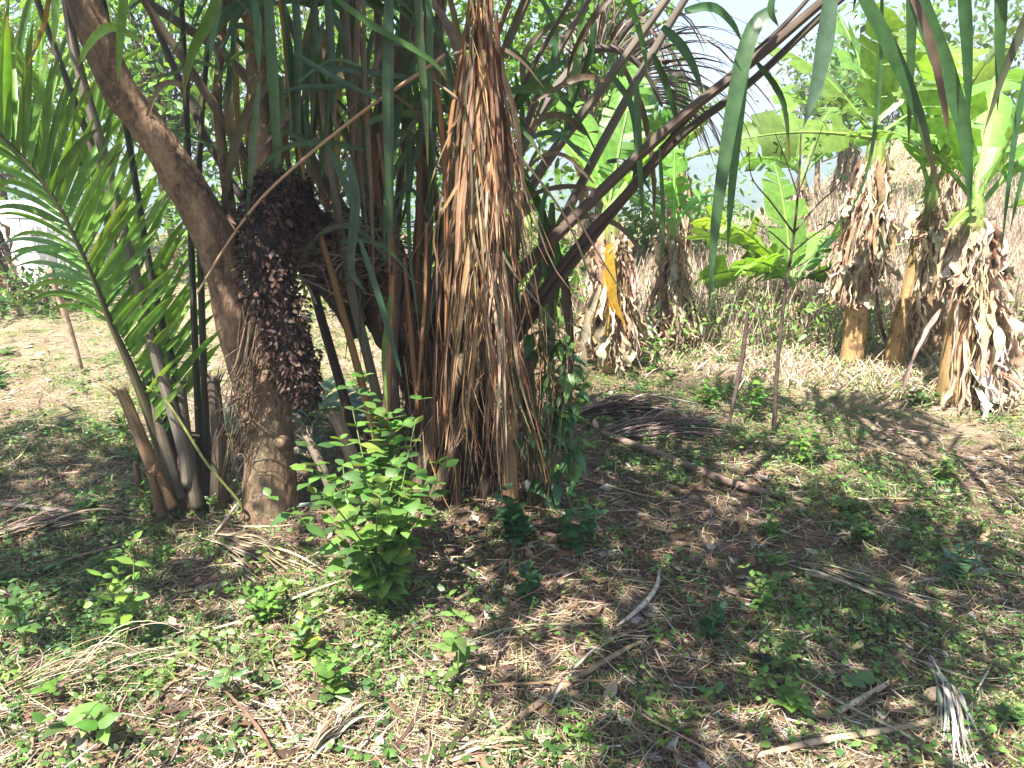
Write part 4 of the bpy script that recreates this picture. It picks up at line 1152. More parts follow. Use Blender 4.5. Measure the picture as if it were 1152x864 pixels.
GS = 'shrubs behind the palms'
for (x, y, z, rx, rz, ncl, per, sz, cols, lab) in [
    (-4.6, 7.5, 0.22, 0.9, 0.20, 30, 40, 0.08, MG, 'low dark green shrub in front of the pale block wall'),
    (-3.2, 9.4, 0.7, 1.1, 0.7, 40, 40, 0.10, LG, 'rounded green shrub behind the left palm stalks'),
    (-1.2, 7.6, 0.6, 0.9, 0.65, 30, 40, 0.09, MG, 'green shrub seen through the gap right of the brown tree trunk'),
    (0.2, 7.2, 0.6, 0.8, 0.7, 30, 40, 0.10, LG, 'green shrub behind the foot of the palm clump'),
    (1.5, 9.5, 0.75, 0.7, 0.9, 34, 34, 0.09, [(0.15, 0.25, 0.07), (0.19, 0.29, 0.10)], 'slender pale green bush between the two banana plants in the middle'),
    (2.4, 10.0, 0.6, 0.9, 0.7, 30, 34, 0.10, [(0.13, 0.23, 0.06), (0.17, 0.27, 0.08)], 'pale bush behind the tall bare sapling'),
    (5.8, 12.5, 2.2, 1.4, 1.1, 40, 30, 0.14, [(0.13, 0.22, 0.06), (0.09, 0.17, 0.05)], 'bush on the slope behind the right banana plants'),
    (8.6, 13.0, 2.4, 1.6, 1.2, 40, 30, 0.14, [(0.12, 0.21, 0.06), (0.09, 0.17, 0.05)], 'bush on the slope at the right edge'),
]:
    b = gpt(x, y)
    t_ = leaf_tree('shrub', lab, b, None, (x, y, b[2] + z), (rx, rx, rz), ncl, per, sz, cols, GS, trunk_r=0.02)
    t_['category'] = 'shrub'

# distant tree with small leaves on the skyline right
b = gpt(6.2, 16.0)
leaf_tree('leafy_tree', 'sparse grey green tree on the skyline between the banana leaves', b, None, (6.2, 16.0, b[2] + 2.1), (1.1, 1.1, 1.0), 50, 30, 0.10, [(0.08, 0.12, 0.05), (0.11, 0.15, 0.07)], GB)


# ================================================================== banana plants
BG = [(0.14, 0.275, 0.05), (0.17, 0.31, 0.065), (0.115, 0.235, 0.045)]


def banana_leaf(mbl, mbr, p0, az, el, L, W, droop, col, tears=9, roll=0.0, K=40, rot=0.0):
    """midrib from p0; returns nothing, adds blade to mbl and rib to mbr"""
    d = np.array([math.cos(az) * math.cos(el), math.sin(az) * math.cos(el), math.sin(el)])
    t = np.linspace(0, 1, K)
    D = unit(d[None] + np.array([0, 0, -1.0]) * (droop * t ** 1.4)[:, None])
    c = p0 + np.cumsum(np.vstack([np.zeros(3), D[:-1] * L / (K - 1)]), 0)
    T = unit(np.gradient(c, axis=0))
    S = np.array([-math.sin(az), math.cos(az), 0.0]); S = np.tile(S, (K, 1))
    S = unit(S - (S * T).sum(1, keepdims=True) * T)
    U = np.cross(T, S)
    if (U[:, 2].mean()) < 0: U = -U
    S, U = S * math.cos(rot) + U * math.sin(rot), U * math.cos(rot) - S * math.sin(rot)
    prof = np.interp(t, [0, 0.14, 0.22, 0.5, 0.8, 0.95, 1], [0.02, 0.05, 0.75, 1, 0.85, 0.4, 0.05])
    tube(mbr, c[::3], np.linspace(0.017, 0.003, len(c[::3])), np.array(col) * 1.25, sides=6, n=K, cap=False)
    M_ = 4
    for sg in (-1, 1):
        brk = np.zeros(K); cuts = np.sort(rng.choice(np.arange(6, K - 2), tears, replace=False))
        j = 0
        segs = np.split(np.arange(K), cuts)
        for sg_i, s_ in enumerate(segs):
            if len(s_) == 0: continue
            a0 = s_[0]; a1 = min(s_[-1] + 1, K - 1)
            ii = np.arange(a0, a1 + 1)
            if len(ii) < 2: continue
            fl = 0.30 + roll + rng.normal(0, 0.30)          # how far this strip sags
            sh = rng.normal(0, 0.02)
            u = np.linspace(0, 1, M_)
            gapk = np.ones(len(ii)); 
            w = W * 0.5 * prof[ii]
            lag = 0.18 * L * 0.3
            shrink = np.where((np.arange(len(ii)) == 0) | (np.arange(len(ii)) == len(ii) - 1), 0.93, 1.0)
            V = np.zeros((len(ii), M_, 3))
            cent = c[ii].mean(0)
            for m_ in range(M_):
                off = sg * S[ii] * (w * u[m_] * math.cos(fl * u[m_]))[:, None] + U[ii] * (w * (0.22 * u[m_] - math.sin(max(fl, -0.5)) * u[m_] ** 1.6))[:, None] + T[ii] * (w * u[m_] * 0.30)[:, None]
                V[:, m_] = c[ii] + off + (T[ii] * sh * u[m_])
                # slits open outwards
                V[:, m_] += (V[:, m_].mean(0) - V[:, m_]) * (0.10 * u[m_])
            n_ = len(ii)
            k_ = np.arange(n_ - 1)[:, None] * M_ + np.arange(M_ - 1)[None]
            f = np.stack([k_, k_ + 1, k_ + M_ + 1, k_ + M_], -1).reshape(-1, 4)
            cc = np.tile(np.asarray(col) * (1 + 0.10 * rng.standard_normal()), (n_ * M_, 1))
            uv = np.stack([np.tile(u, (n_, 1)), np.tile(t[ii][:, None], (1, M_))], -1).reshape(-1, 2)
            mbl.add(V.reshape(-1, 3), f, cc, uv)


def banana(label, base, top, w_base, w_top, lvs, skirts=((260, 0, 3.0, 0.25, 2.0),), group='banana plants on the slope', stem_col=(0.40, 0.255, 0.115), yellow=None):
    base = np.asarray(base, float); top = np.asarray(top, float)
    t_ = thing('banana_plant', base, label, 'banana plant', group)
    mb = MB()
    mid = 0.5 * (base + top) + rng.standard_normal(3) * 0.02
    tube(mb, [base - np.array([0, 0, 0.06]), base * 0.75 + top * 0.25, mid, base * 0.2 + top * 0.8, top, top + (top - base) * 0.12],
         [w_base * 1.12, w_base, w_base * 0.85, w_top * 1.1, w_top, w_top * 0.55],
         [np.array(stem_col) * 0.9, stem_col, np.array(stem_col) * 1.05, np.array((0.30, 0.24, 0.09)), np.array((0.2, 0.26, 0.07)), np.array((0.16, 0.26, 0.06))], sides=16, n=50, rough=0.06)
    mb.build('stem', M['stem'], t_)
    for (az, el, L, W, dr, *rt) in lvs:
        ml = MB(); mr = MB()
        banana_leaf(ml, mr, top + (top - base) * 0.06 + rng.standard_normal(3) * 0.01, math.radians(az), math.radians(el), L, W, dr, pick(1, BG)[0], tears=int(rng.integers(5, 16)), rot=math.radians(rt[0] if rt else rng.normal(0, 18)))
        lo = ml.build('leaf', M['banana'], t_)
        r_ = mr.build('midrib', M['stem'], lo)
    # skirt of dead leaves
    ms = MB()
    K = 10
    H = np.linalg.norm(top - base)
    for (N, sd_az, sd_sp, bare, sprd) in skirts:
        f_ = bare + (1.0 - bare) * rng.random(N) ** 0.75
        a = np.radians(sd_az) + rng.normal(0, sd_sp, N)
        o_ = np.stack([np.cos(a), np.sin(a), 0 * a], -1)
        s0 = base + (top - base) * f_[:, None] + o_ * (w_base * 0.9)
        ln = np.minimum(np.where(rng.random(N) < 0.35, rng.uniform(0.35, 0.8, N), rng.uniform(0.08, 0.35, N)) * H, np.maximum((f_ - bare) * H, 0.03) + 0.04)
        t = np.linspace(0, 1, K)
        out = o_[:, None] * (sprd * w_base * (1.15 - f_) * rng.uniform(0.1, 1.3, N))[:, None, None] * np.sin(t * 2.0)[None, :, None]
        out = out + o_[:, None] * (sprd * w_base * 0.5 * rng.random(N) * (1.1 - f_))[:, None, None]
        C = s0[:, None] + np.array([0, 0, -1.0]) * (ln[:, None] * t[None])[..., None] + out + np.cumsum(rng.standard_normal((N, K, 3)) * np.array([0.010, 0.010, 0.006]), 1)
        C[..., 2] = np.maximum(C[..., 2], height(C[..., 0], C[..., 1]) + 0.01)
        tang = np.stack([-np.sin(a), np.cos(a), 0 * a], -1)[:, None] + rng.standard_normal((N, 1, 3)) * 0.8 + np.cumsum(rng.standard_normal((N, K, 3)) * 0.38, 1)
        big = rng.random(N) < 0.22
        wd = np.where(big, rng.uniform(0.04, 0.085, N), rng.uniform(0.008, 0.032, N))[:, None] * np.interp(t, [0, 0.2, 0.7, 1], [0.4, 1, 0.9, 0.2])[None] * rng.uniform(0.4, 1.4, (N, K))
        ribbons(ms, C, wd * 0.5, tang, pick(N, [(0.52, 0.40, 0.28), (0.43, 0.30, 0.19), (0.27, 0.175, 0.105), (0.56, 0.45, 0.32), (0.21, 0.14, 0.085)], (3, 3, 1.6, 3, 0.8)), 0.75)
    ms.build('dead_leaves', M['dry'], t_)
    if yellow:
        my = MB()
        for yb_ in yellow: blade(my, yb_[0], yb_[1], yb_[2], turn=0.2)
        my.build('yellow_leaf', M['banana'], t_)
    return t_


def pw(px, py, Y, w): return R(px, py, Y, w)


b = G(1072, 452); Yb = b[1]
banana('nearest banana plant on the right, bright orange stem and shaggy brown skirt', b, P(1096, 245, Yb), pw(1072, 400, Yb, 34), pw(1090, 260, Yb, 24),
       [(115, 72, 1.0, 0.36, 0.5), (60, 60, 1.2, 0.4, 0.9), (200, 66, 1.1, 0.36, 0.7), (20, 48, 1.3, 0.42, 1.2), (300, 72, 1.0, 0.34, 0.6), (160, 52, 0.9, 0.34, 1.0), (215, -5, 0.33, 0.12, 0.9)],
       skirts=((400, -20, 0.7, 0.02, 2.5), (120, 180, 1.6, 0.62, 1.2)))
b = G(957, 412); Yb = b[1]
banana('banana plant in the middle distance with a big leaf stretching left across the stem', b, P(985, 172, Yb), pw(957, 380, Yb, 23), pw(980, 190, Yb, 20),
       [(184, 8, 1.0, 0.36, 0.40, -58), (150, 52, 1.1, 0.36, 0.7), (120, 66, 1.2, 0.4, 0.6), (60, 58, 1.2, 0.4, 0.8), (10, 35, 1.0, 0.38, 0.9), (240, 70, 0.9, 0.34, 0.7), (350, 10, 0.8, 0.36, 0.8)],
       skirts=((300, 185, 0.9, 0.34, 2.0), (140, 20, 0.9, 0.45, 1.9)))
b = G(1004, 412); Yb = b[1]
banana('leaning banana plant between the other two on the right', b, P(1046, 222, Yb), pw(1004, 380, Yb, 22), pw(1040, 240, Yb, 18),
       [(70, 62, 1.0, 0.36, 0.6), (130, 66, 1.1, 0.36, 0.7), (20, 50, 1.0, 0.36, 0.9), (310, 60, 0.8, 0.3, 0.8)], skirts=((280, -15, 0.7, 0.15, 2.6), (50, 180, 1.0, 0.8, 1.2)))
b = G(762, 396); Yb = b[1]
banana('slim banana plant left of the bare sapling with one upright leaf', b, P(757, 262, Yb), pw(762, 370, Yb, 16), pw(757, 275, Yb, 13),
       [(95, 82, 0.62, 0.26, 0.2), (30, 50, 0.55, 0.26, 1.2), (165, 45, 0.7, 0.28, 1.1)], skirts=((320, 0, 2.5, 0.15, 2.4),))
b = G(688, 415); Yb = b[1]
banana('banana plant beside the palm clump with a yellow dying leaf', b, P(686, 250, Yb), pw(686, 370, Yb, 30), pw(686, 260, Yb, 22),
       [(60, 70, 1.1, 0.38, 0.5), (110, 60, 1.1, 0.38, 0.7), (20, 55, 1.2, 0.38, 0.8), (350, 60, 0.9, 0.34, 0.8), (160, 60, 0.9, 0.34, 0.8)], skirts=((330, 0, 2.5, 0.12, 1.6),),
       yellow=[([(684, 275, Yb - 0.16), (686, 310, Yb - 0.18), (690, 340, Yb - 0.18), (704, 366, Yb - 0.17)], 13, (0.62, 0.40, 0.05)), ([(683, 300, Yb - 0.15), (682, 350, Yb - 0.16), (680, 395, Yb - 0.15)], 10, (0.62, 0.40, 0.10))])
b = G(886, 376); Yb = b[1]
banana('short young banana plant with broad drooping leaves behind the bare sapling', b, P(890, 322, Yb), pw(886, 380, Yb, 16), pw(888, 330, Yb, 14),
       [(170, 52, 1.1, 0.46, 1.0, 30), (20, 55, 1.0, 0.44, 1.0, -25), (100, 70, 1.1, 0.46, 0.6), (215, 40, 0.8, 0.36, 1.2, 35), (330, 35, 0.8, 0.36, 1.3, -35), (140, 38, 1.1, 0.46, 0.9, 25), (60, 45, 1.0, 0.44, 1.0), (185, 20, 0.9, 0.4, 0.9, 40)], skirts=((240, 0, 2.5, 0.05, 2.0),))
b = gpt(1.72, 8.4)
banana('tall banana plant whose green leaves rise behind the arching palm stalks', b, b + np.array([0.05, 0, 1.35]), 0.085, 0.065,
       [(165, 62, 1.3, 0.42, 0.7), (100, 72, 1.4, 0.42, 0.5), (40, 64, 1.1, 0.42, 0.8), (200, 45, 1.2, 0.4, 0.9), (0, 30, 0.8, 0.36, 1.0), (280, 60, 1.1, 0.4, 0.9)], skirts=((260, 0, 2.5, 0.15, 2.0),))
b = gpt(4.55, 5.9)
banana('banana plant at the right edge with bright green leaves', b, b + np.array([0.05, 0, 0.85]), 0.075, 0.06,
       [(170, 35, 0.9, 0.36, 0.8), (190, 60, 1.1, 0.4, 0.6), (120, 55, 1.1, 0.4, 0.8), (230, 50, 0.8, 0.36, 0.9), (150, 75, 1.2, 0.4, 0.4)], skirts=((200, 0, 2.5, 0.15, 2.0),))
b = gpt(4.7, 8.6)
banana('banana plant farther up the slope with torn leaves against the sky', b, b + np.array([0.0, 0, 1.45]), 0.085, 0.065,
       [(175, 50, 1.3, 0.45, 0.8), (140, 66, 1.4, 0.45, 0.5), (200, 30, 1.2, 0.42, 0.9), (60, 60, 1.3, 0.42, 0.8), (20, 45, 1.2, 0.42, 1.0), (270, 60, 1.1, 0.4, 0.9)], skirts=((260, 0, 2.5, 0.2, 2.0),))
b = G(4, 345)
banana('brown banana stem at the far left edge', b, b + np.array([-0.05, 0, 1.1]), 0.08, 0.06,
       [(150, 65, 1.1, 0.4, 0.6), (60, 65, 1.1, 0.4, 0.6), (20, 50, 1.0, 0.36, 1.0)], skirts=((260, 0, 2.5, 0.1, 2.0),))


for (x, y, hh_, lab, lvs_) in [
    (3.75, 10.4, 1.0, 'pale green banana plant down the slope directly behind the bare sapling', [(170, 50, 1.3, 0.5, 0.8, 30), (120, 70, 1.4, 0.5, 0.5), (50, 60, 1.3, 0.5, 0.8), (10, 45, 1.3, 0.5, 0.9, -30), (200, 30, 1.1, 0.45, 1.0, 35)]),
    (6.9, 9.8, 1.3, 'banana plant high up behind the two leaning ones at right', [(170, 45, 1.4, 0.5, 0.8, 30), (130, 70, 1.5, 0.5, 0.5), (60, 60, 1.4, 0.5, 0.8), (215, 40, 1.3, 0.5, 0.9, 30), (20, 40, 1.3, 0.5, 0.9, -30), (280, 60, 1.2, 0.45, 0.8)]),
    (1.05, 9.6, 1.3, 'banana plant half hidden behind the drooping dried frond', [(170, 50, 1.4, 0.5, 0.8, 30), (110, 72, 1.5, 0.5, 0.5), (50, 60, 1.4, 0.5, 0.8), (10, 40, 1.3, 0.5, 0.9, -30), (280, 55, 1.2, 0.45, 0.9)]),
    (5.4, 13.0, 1.3, 'banana plant farthest back with leaves against the hazy valley', [(170, 40, 1.4, 0.5, 0.8, 30), (110, 72, 1.4, 0.5, 0.5), (50, 60, 1.4, 0.5, 0.8), (10, 40, 1.3, 0.5, 0.9, -30), (220, 40, 1.2, 0.45, 0.9)]),
]:
    b = gpt(x, y)
    banana(lab, b, b + np.array([0.04, 0, hh_]), 0.085, 0.065, lvs_, skirts=((180, 0, 2.5, 0.1, 2.0),))

# ================================================================== pale block wall far left
def block_wall():
    mb = MB()
    base = P(-30, 330, 8.9); end = P(98, 328, 8.6)
    u = unit((end - base) * np.array([1, 1, 0])); n_ = np.array([u[1], -u[0], 0])
    Lw = np.linalg.norm((end - base)[:2])
    z0 = min(float(height(base[0], base[1])), float(height(end[0], end[1]))) - 0.1
    bw, bh, dp_ = 0.40, 0.19, 0.15
    rows = 6
    for r_ in range(rows):
        x = -bw * 0.5 * (r_ % 2)
        while x < Lw:
            top_cut = rows - 0.4 - 2.0 * abs(vnoise(np.array([x * 1.3]), np.array([0.3]), 4)[0] - 0.5) - (x > 1.1) * 1.6
            if r_ <= top_cut:
                a0 = max(x, 0) + 0.006; a1 = min(x + bw, Lw) - 0.006
                if a1 > a0 + 0.05:
                    o0 = base * np.array([1, 1, 0]) + u * a0 + n_ * rng.normal(0, 0.006)
                    zz0 = z0 + r_ * bh + 0.005; zz1 = zz0 + bh - 0.012
                    q = [o0, o0 + u * (a1 - a0), o0 + u * (a1 - a0) - n_ * dp_, o0 - n_ * dp_]
                    V = np.array([[*w_[:2], zz0] for w_ in q] + [[*w_[:2], zz1] for w_ in q])
                    f = [[0, 1, 5, 4], [1, 2, 6, 5], [2, 3, 7, 6], [3, 0, 4, 7], [4, 5, 6, 7], [3, 2, 1, 0]]
                    mb.add(V, np.array(f), pick(8, [(0.78, 0.77, 0.75)], var=0.03, hue=0.01), np.zeros((8, 2)))
            x += bw
    o = mb.build('block_wall', M['dry_block'], smooth=False)
    tag(o, 'low pale weathered block wall far back on the left', 'wall')


M['dry_block'] = dry_mat('pale_block', 0.0, 0.9, 7.0, lo=0.75, hi=1.15, bump=0.5)
block_wall()

# ================================================================== sticks, saplings, fallen branches
def stick(name, label, pts, col, cat, group=None, rough=0.08, sides=9, ground=True, subs=None, cols=None):
    """pts (px,py,depth or None for on-ground,width)"""
    c = []; r_ = []
    for q in pts:
        if q[2] is None:
            g = G(q[0], q[1]); rad = R(q[0], q[1], g[1], q[3]); g = g + np.array([0, 0, rad * 1.0 + 0.012]); c.append(g); r_.append(rad)
        else:
            c.append(P(*q[:3])); r_.append(R(*q))
    mb = MB()
    tube(mb, c, r_, cols if cols is not None else col, sides=sides, n=max(24, 8 * len(c)), rough=rough, seed=int(rng.integers(90)))
    for s_ in (subs or []):
        tube(mb, [P(*q[:3]) for q in s_], [R(*q) for q in s_], col, sides=6, n=12, rough=rough)
    o = mb.build(name, M['twig'])
    tag(o, label, cat, group)
    return o


FB = 'fallen sticks on the ground'
stick('fallen_branch', 'long brown fallen branch lying right of the palm clump', [(678, 493, None, 6), (740, 519, None, 9), (820, 550, None, 9), (905, 571, None, 5)], (0.19, 0.13, 0.10), 'branch', FB)
stick('fallen_branch', 'pale grey curved stick lying mid ground right of the shrub', [(694, 712, None, 3), (722, 690, None, 6), (738, 668, None, 5), (742, 645, None, 3)], (0.44, 0.38, 0.31), 'branch', FB)
stick('fallen_branch', 'brown stick running up from the bottom edge right of centre', [(540, 850, None, 7), (590, 812, None, 8), (640, 778, None, 8), (700, 740, None, 6), (722, 728, None, 4)], (0.27, 0.19, 0.12), 'branch', FB)
stick('fallen_branch', 'dark thin stick pointing up right of the shrub base', [(452, 722, None, 4), (500, 690, None, 5), (545, 665, None, 5), (570, 640, None, 4)], (0.16, 0.11, 0.08), 'branch', FB)
stick('fallen_branch', 'long thin dark stick in the shade at the left edge', [(-10, 572, None, 6), (40, 577, None, 6), (102, 584, None, 4)], (0.20, 0.16, 0.13), 'branch', FB)
stick('fallen_branch', 'pale thin twig leaning near the foot of the brown tree', [(214, 628, None, 3.5), (240, 602, 2.85, 3.5), (266, 568, 2.95, 3.5)], (0.46, 0.36, 0.26), 'branch', FB)
stick('fallen_branch', 'straight tan stick beside the grey dried leaf bundle', [(940, 810, None, 7), (985, 785, None, 7), (1000, 775, None, 5)], (0.42, 0.33, 0.23), 'branch', FB)
stick('fallen_branch', 'thin straight stick lying in the right shade', [(905, 650, None, 5), (980, 672, None, 6), (1070, 700, None, 5)], (0.22, 0.17, 0.13), 'branch', FB)
stick('fallen_branch', 'dark stick lying below the palm roots', [(612, 608, None, 6), (660, 618, None, 6), (720, 622, None, 4)], (0.14, 0.09, 0.065), 'branch', FB)
stick('fallen_branch', 'thin brown twig standing out at the bottom centre', [(762, 870, None, 5), (750, 820, None, 5), (738, 780, None, 4)], (0.26, 0.17, 0.11), 'branch', FB)
stick('fallen_branch', 'pale bent twig on the straw at lower left', [(200, 752, None, 3), (290, 780, None, 4), (340, 850, None, 4)], (0.50, 0.40, 0.28), 'branch', FB)
stick('fallen_branch', 'tan stick at the bottom right corner', [(840, 862, None, 6), (920, 846, None, 8), (1010, 828, None, 8), (1080, 812, None, 5)], (0.36, 0.27, 0.18), 'branch', FB)
stick('wooden_pole', 'thin wooden pole leaning in the sunlit clearing on the left', [(92, 420, None, 6), (76, 362, 5.25, 7), (55, 303, 5.2, 6)], (0.36, 0.25, 0.17), 'pole')
stick('dead_stem', 'dark dead stem standing bare left of the sapling', [(818, 488, None, 4), (832, 420, 4.05, 5), (838, 380, 4.05, 5), (841, 350, 4.05, 3)], (0.10, 0.07, 0.055), 'stem')
stick('dead_stem', 'thin dead stem leaning behind the leaning banana plant', [(998, 396, None, 4), (990, 360, 5.4, 4), (985, 320, 5.4, 3)], (0.13, 0.09, 0.07), 'stem')

# bare sapling
gs = G(871, 492)
sap = thing('sapling', gs, 'tall thin bare sapling with a few leaves in front of the banana plants', 'sapling')
mb = MB(); ml = MB()
Ys = gs[1]
q = [(870, 500, Ys, 5.5), (874, 420, Ys, 4.6), (882, 340, Ys, 4), (893, 265, Ys, 3), (899, 200, Ys, 2.6), (901, 150, Ys, 1.6)]
tube(mb, ppts(q), prad(q), (0.09, 0.062, 0.05), sides=9, n=60, rough=0.08)
tips = []
for q in [[(893, 262, Ys, 4), (868, 228, Ys - .05, 3), (846, 200, Ys - .1, 2), (842, 165, Ys - .1, 1.5)], [(893, 262, Ys, 4), (920, 230, Ys + .05, 3), (945, 205, Ys + .1, 2), (955, 170, Ys + .1, 1.5)],
          [(890, 285, Ys, 4), (915, 265, Ys - .1, 2.5), (945, 245, Ys - .2, 1.5)], [(890, 282, Ys, 3), (868, 262, Ys - .1, 2.5), (846, 250, Ys - .15, 1.5)], [(886, 305, Ys, 3), (910, 292, Ys + .1, 2), (930, 270, Ys + .15, 1.3)],
          [(899, 215, Ys, 3), (912, 180, Ys, 2), (926, 140, Ys, 1.2)], [(898, 220, Ys, 3), (884, 180, Ys, 2), (872, 150, Ys, 1.2)]]:
    c = ppts(q); tube(mb, c, prad(q) * 0.62, (0.09, 0.062, 0.05), sides=6, n=14)
    tips += list(cr(c, 12)[7:])
tips = np.array(tips + [P(901, y_, Ys) for y_ in (150, 165, 180)])
mb.build('stem', M['twig'], sap)
idx = rng.integers(0, len(tips), 60); N = 60
L = rng.uniform(0.03, 0.07, N)
leaves(ml, tips[idx] + rng.standard_normal((N, 3)) * 0.025, rvec(N, 0.7), unit(rvec(N) * 0.7 + np.array([0, 0, 1])), L, L * 0.35, pick(N, MG), LANCE, 0.5)
ml.build('foliage', M['leaf'], sap)

# ================================================================== fallen fronds and strips
def strip_bundle(name, label, px_a, px_b, n, spread_px, w, cols, cat='palm frond', group='fallen dry palm leaf pieces', lift=0.03, K=9):
    mb = MB()
    A = G(*px_a); B = G(*px_b); dv = B - A; L = np.linalg.norm(dv); dv = dv / L
    s = np.array([-dv[1], dv[0], 0])
    Wm = R(px_a[0], px_a[1], A[1], spread_px)
    t = np.linspace(0, 1, K)[None, :, None]
    st = rng.uniform(-0.1, 0.35, n)[:, None, None]; ln = rng.uniform(0.45, 0.85, n)[:, None, None]
    off = rng.normal(0, 1, n)
    C = A + dv * L * (st + ln * t) + s * (off[:, None, None] * Wm * (0.35 + 0.65 * t)) + s * (rng.standard_normal((n, 1, 1)) * 0.06 * L * t ** 2)
    gz = height(C[..., 0], C[..., 1])
    C[..., 2] = gz + 0.008 + lift * np.abs(rng.standard_normal((n, 1))) * np.sin(np.pi * np.clip(t[..., 0], 0.05, 0.95)) + lift * 0.5 * rng.random((n, 1))
    prof = np.interp(np.linspace(0, 1, K), [0, 0.15, 0.6, 1], [0.5, 1, 0.8, 0.1])
    ribbons(mb, C, rng.uniform(0.5, 1.2, n)[:, None] * w * 0.5 * prof[None], s + np.array([0, 0, 0.3]) * rng.standard_normal((n, 1)), pick(n, cols), 0.45)
    return tag(mb.build(name, M['dead_palm']), label, cat, group)


PUR = [(0.17, 0.11, 0.10), (0.23, 0.16, 0.14), (0.09, 0.055, 0.05), (0.30, 0.24, 0.20)]
GRY = [(0.50, 0.46, 0.41), (0.36, 0.31, 0.27), (0.20, 0.17, 0.14), (0.58, 0.53, 0.47)]
TAN = [(0.42, 0.32, 0.22), (0.30, 0.22, 0.15), (0.52, 0.43, 0.31), (0.18, 0.12, 0.08)]
strip_bundle('dried_frond', 'heap of dark purplish dry leaflets right of the palm clump', (690, 492), (825, 482), 380, 60, 0.008, PUR, lift=0.035)
strip_bundle('dried_frond', 'dark leaflet heap spreading behind the long brown fallen branch', (650, 470), (780, 462), 160, 26, 0.008, PUR + TAN[:1], lift=0.05)
strip_bundle('dried_frond', 'grey bundle of dry leaf strips at the lower right', (1045, 752), (1085, 872), 44, 14, 0.013, GRY, lift=0.03)
strip_bundle('dried_frond', 'brown mat of leaf strips below the brown tree', (240, 610), (340, 655), 60, 30, 0.010, TAN, lift=0.025)
strip_bundle('dried_frond', 'pale spray of dry leaf strips at the bottom edge left of centre', (350, 860), (425, 795), 34, 22, 0.009, TAN + GRY[:1], lift=0.03)
strip_bundle('dried_frond', 'tan leaf strips lying at the bottom edge near the middle', (490, 868), (610, 848), 24, 18, 0.010, TAN, lift=0.02)
strip_bundle('dried_frond', 'pale dry leaf strips heaped at the lower left corner', (20, 790), (240, 740), 70, 60, 0.004, TAN + [(0.55, 0.45, 0.3)], lift=0.05)
strip_bundle('dried_frond', 'dry stalk litter lying in the right middle shade', (900, 640), (1090, 700), 46, 22, 0.008, PUR + TAN, lift=0.02)
strip_bundle('dried_frond', 'dry leaf strips under the left shade by the edge', (-10, 610), (170, 575), 60, 26, 0.010, PUR + TAN, lift=0.03)
# green fallen fronds behind the trunk (glossy, catching the sky)
mb = MB()
A = G(240, 500); B = G(440, 478)
c = cr([A + np.array([0, 0, .05]), 0.5 * (A + B) + np.array([0, 0, .14]), B + np.array([0, 0, .05])], 80)
tube(mb, c[::10], np.linspace(0.012, 0.005, 8), (0.10, 0.12, 0.05), n=30)
ff = tag(mb.build('fallen_frond', M['stalk']), 'green fallen frond with shiny leaflets lying behind the brown tree trunk', 'palm frond')
ml = MB(); frond_leaflets(ml, c, 0.05, 1.0, 34, 0.42, 0.034, [(0.06, 0.11, 0.07), (0.09, 0.14, 0.10)], droop=0.9, ang=0.5, lift=0.5)
v_ = ml.v
for a_ in v_:
    a_[:, 2] = np.maximum(a_[:, 2], height(a_[:, 0], a_[:, 1]) + 0.012)
fl = ml.build('leaflets', M['palm'], ff)
mb = MB()
c = cr(np.array([G(268, 584) + [0, 0, .03], G(310, 580) + [0, 0, .03], G(345, 578) + [0, 0, .03], G(372, 574) + [0, 0, .03]]), 14)
ribbons(mb, c[None], 0.014 * np.linspace(0.6, 1, 14)[None], np.array([[0.1, 1, 0.3]]), np.array([[0.16, 0.24, 0.17]]), 0.3)
tag(mb.build('fallen_leaflet', M['palm']), 'single grey green leaflet lying flat at the foot of the brown tree', 'leaf')


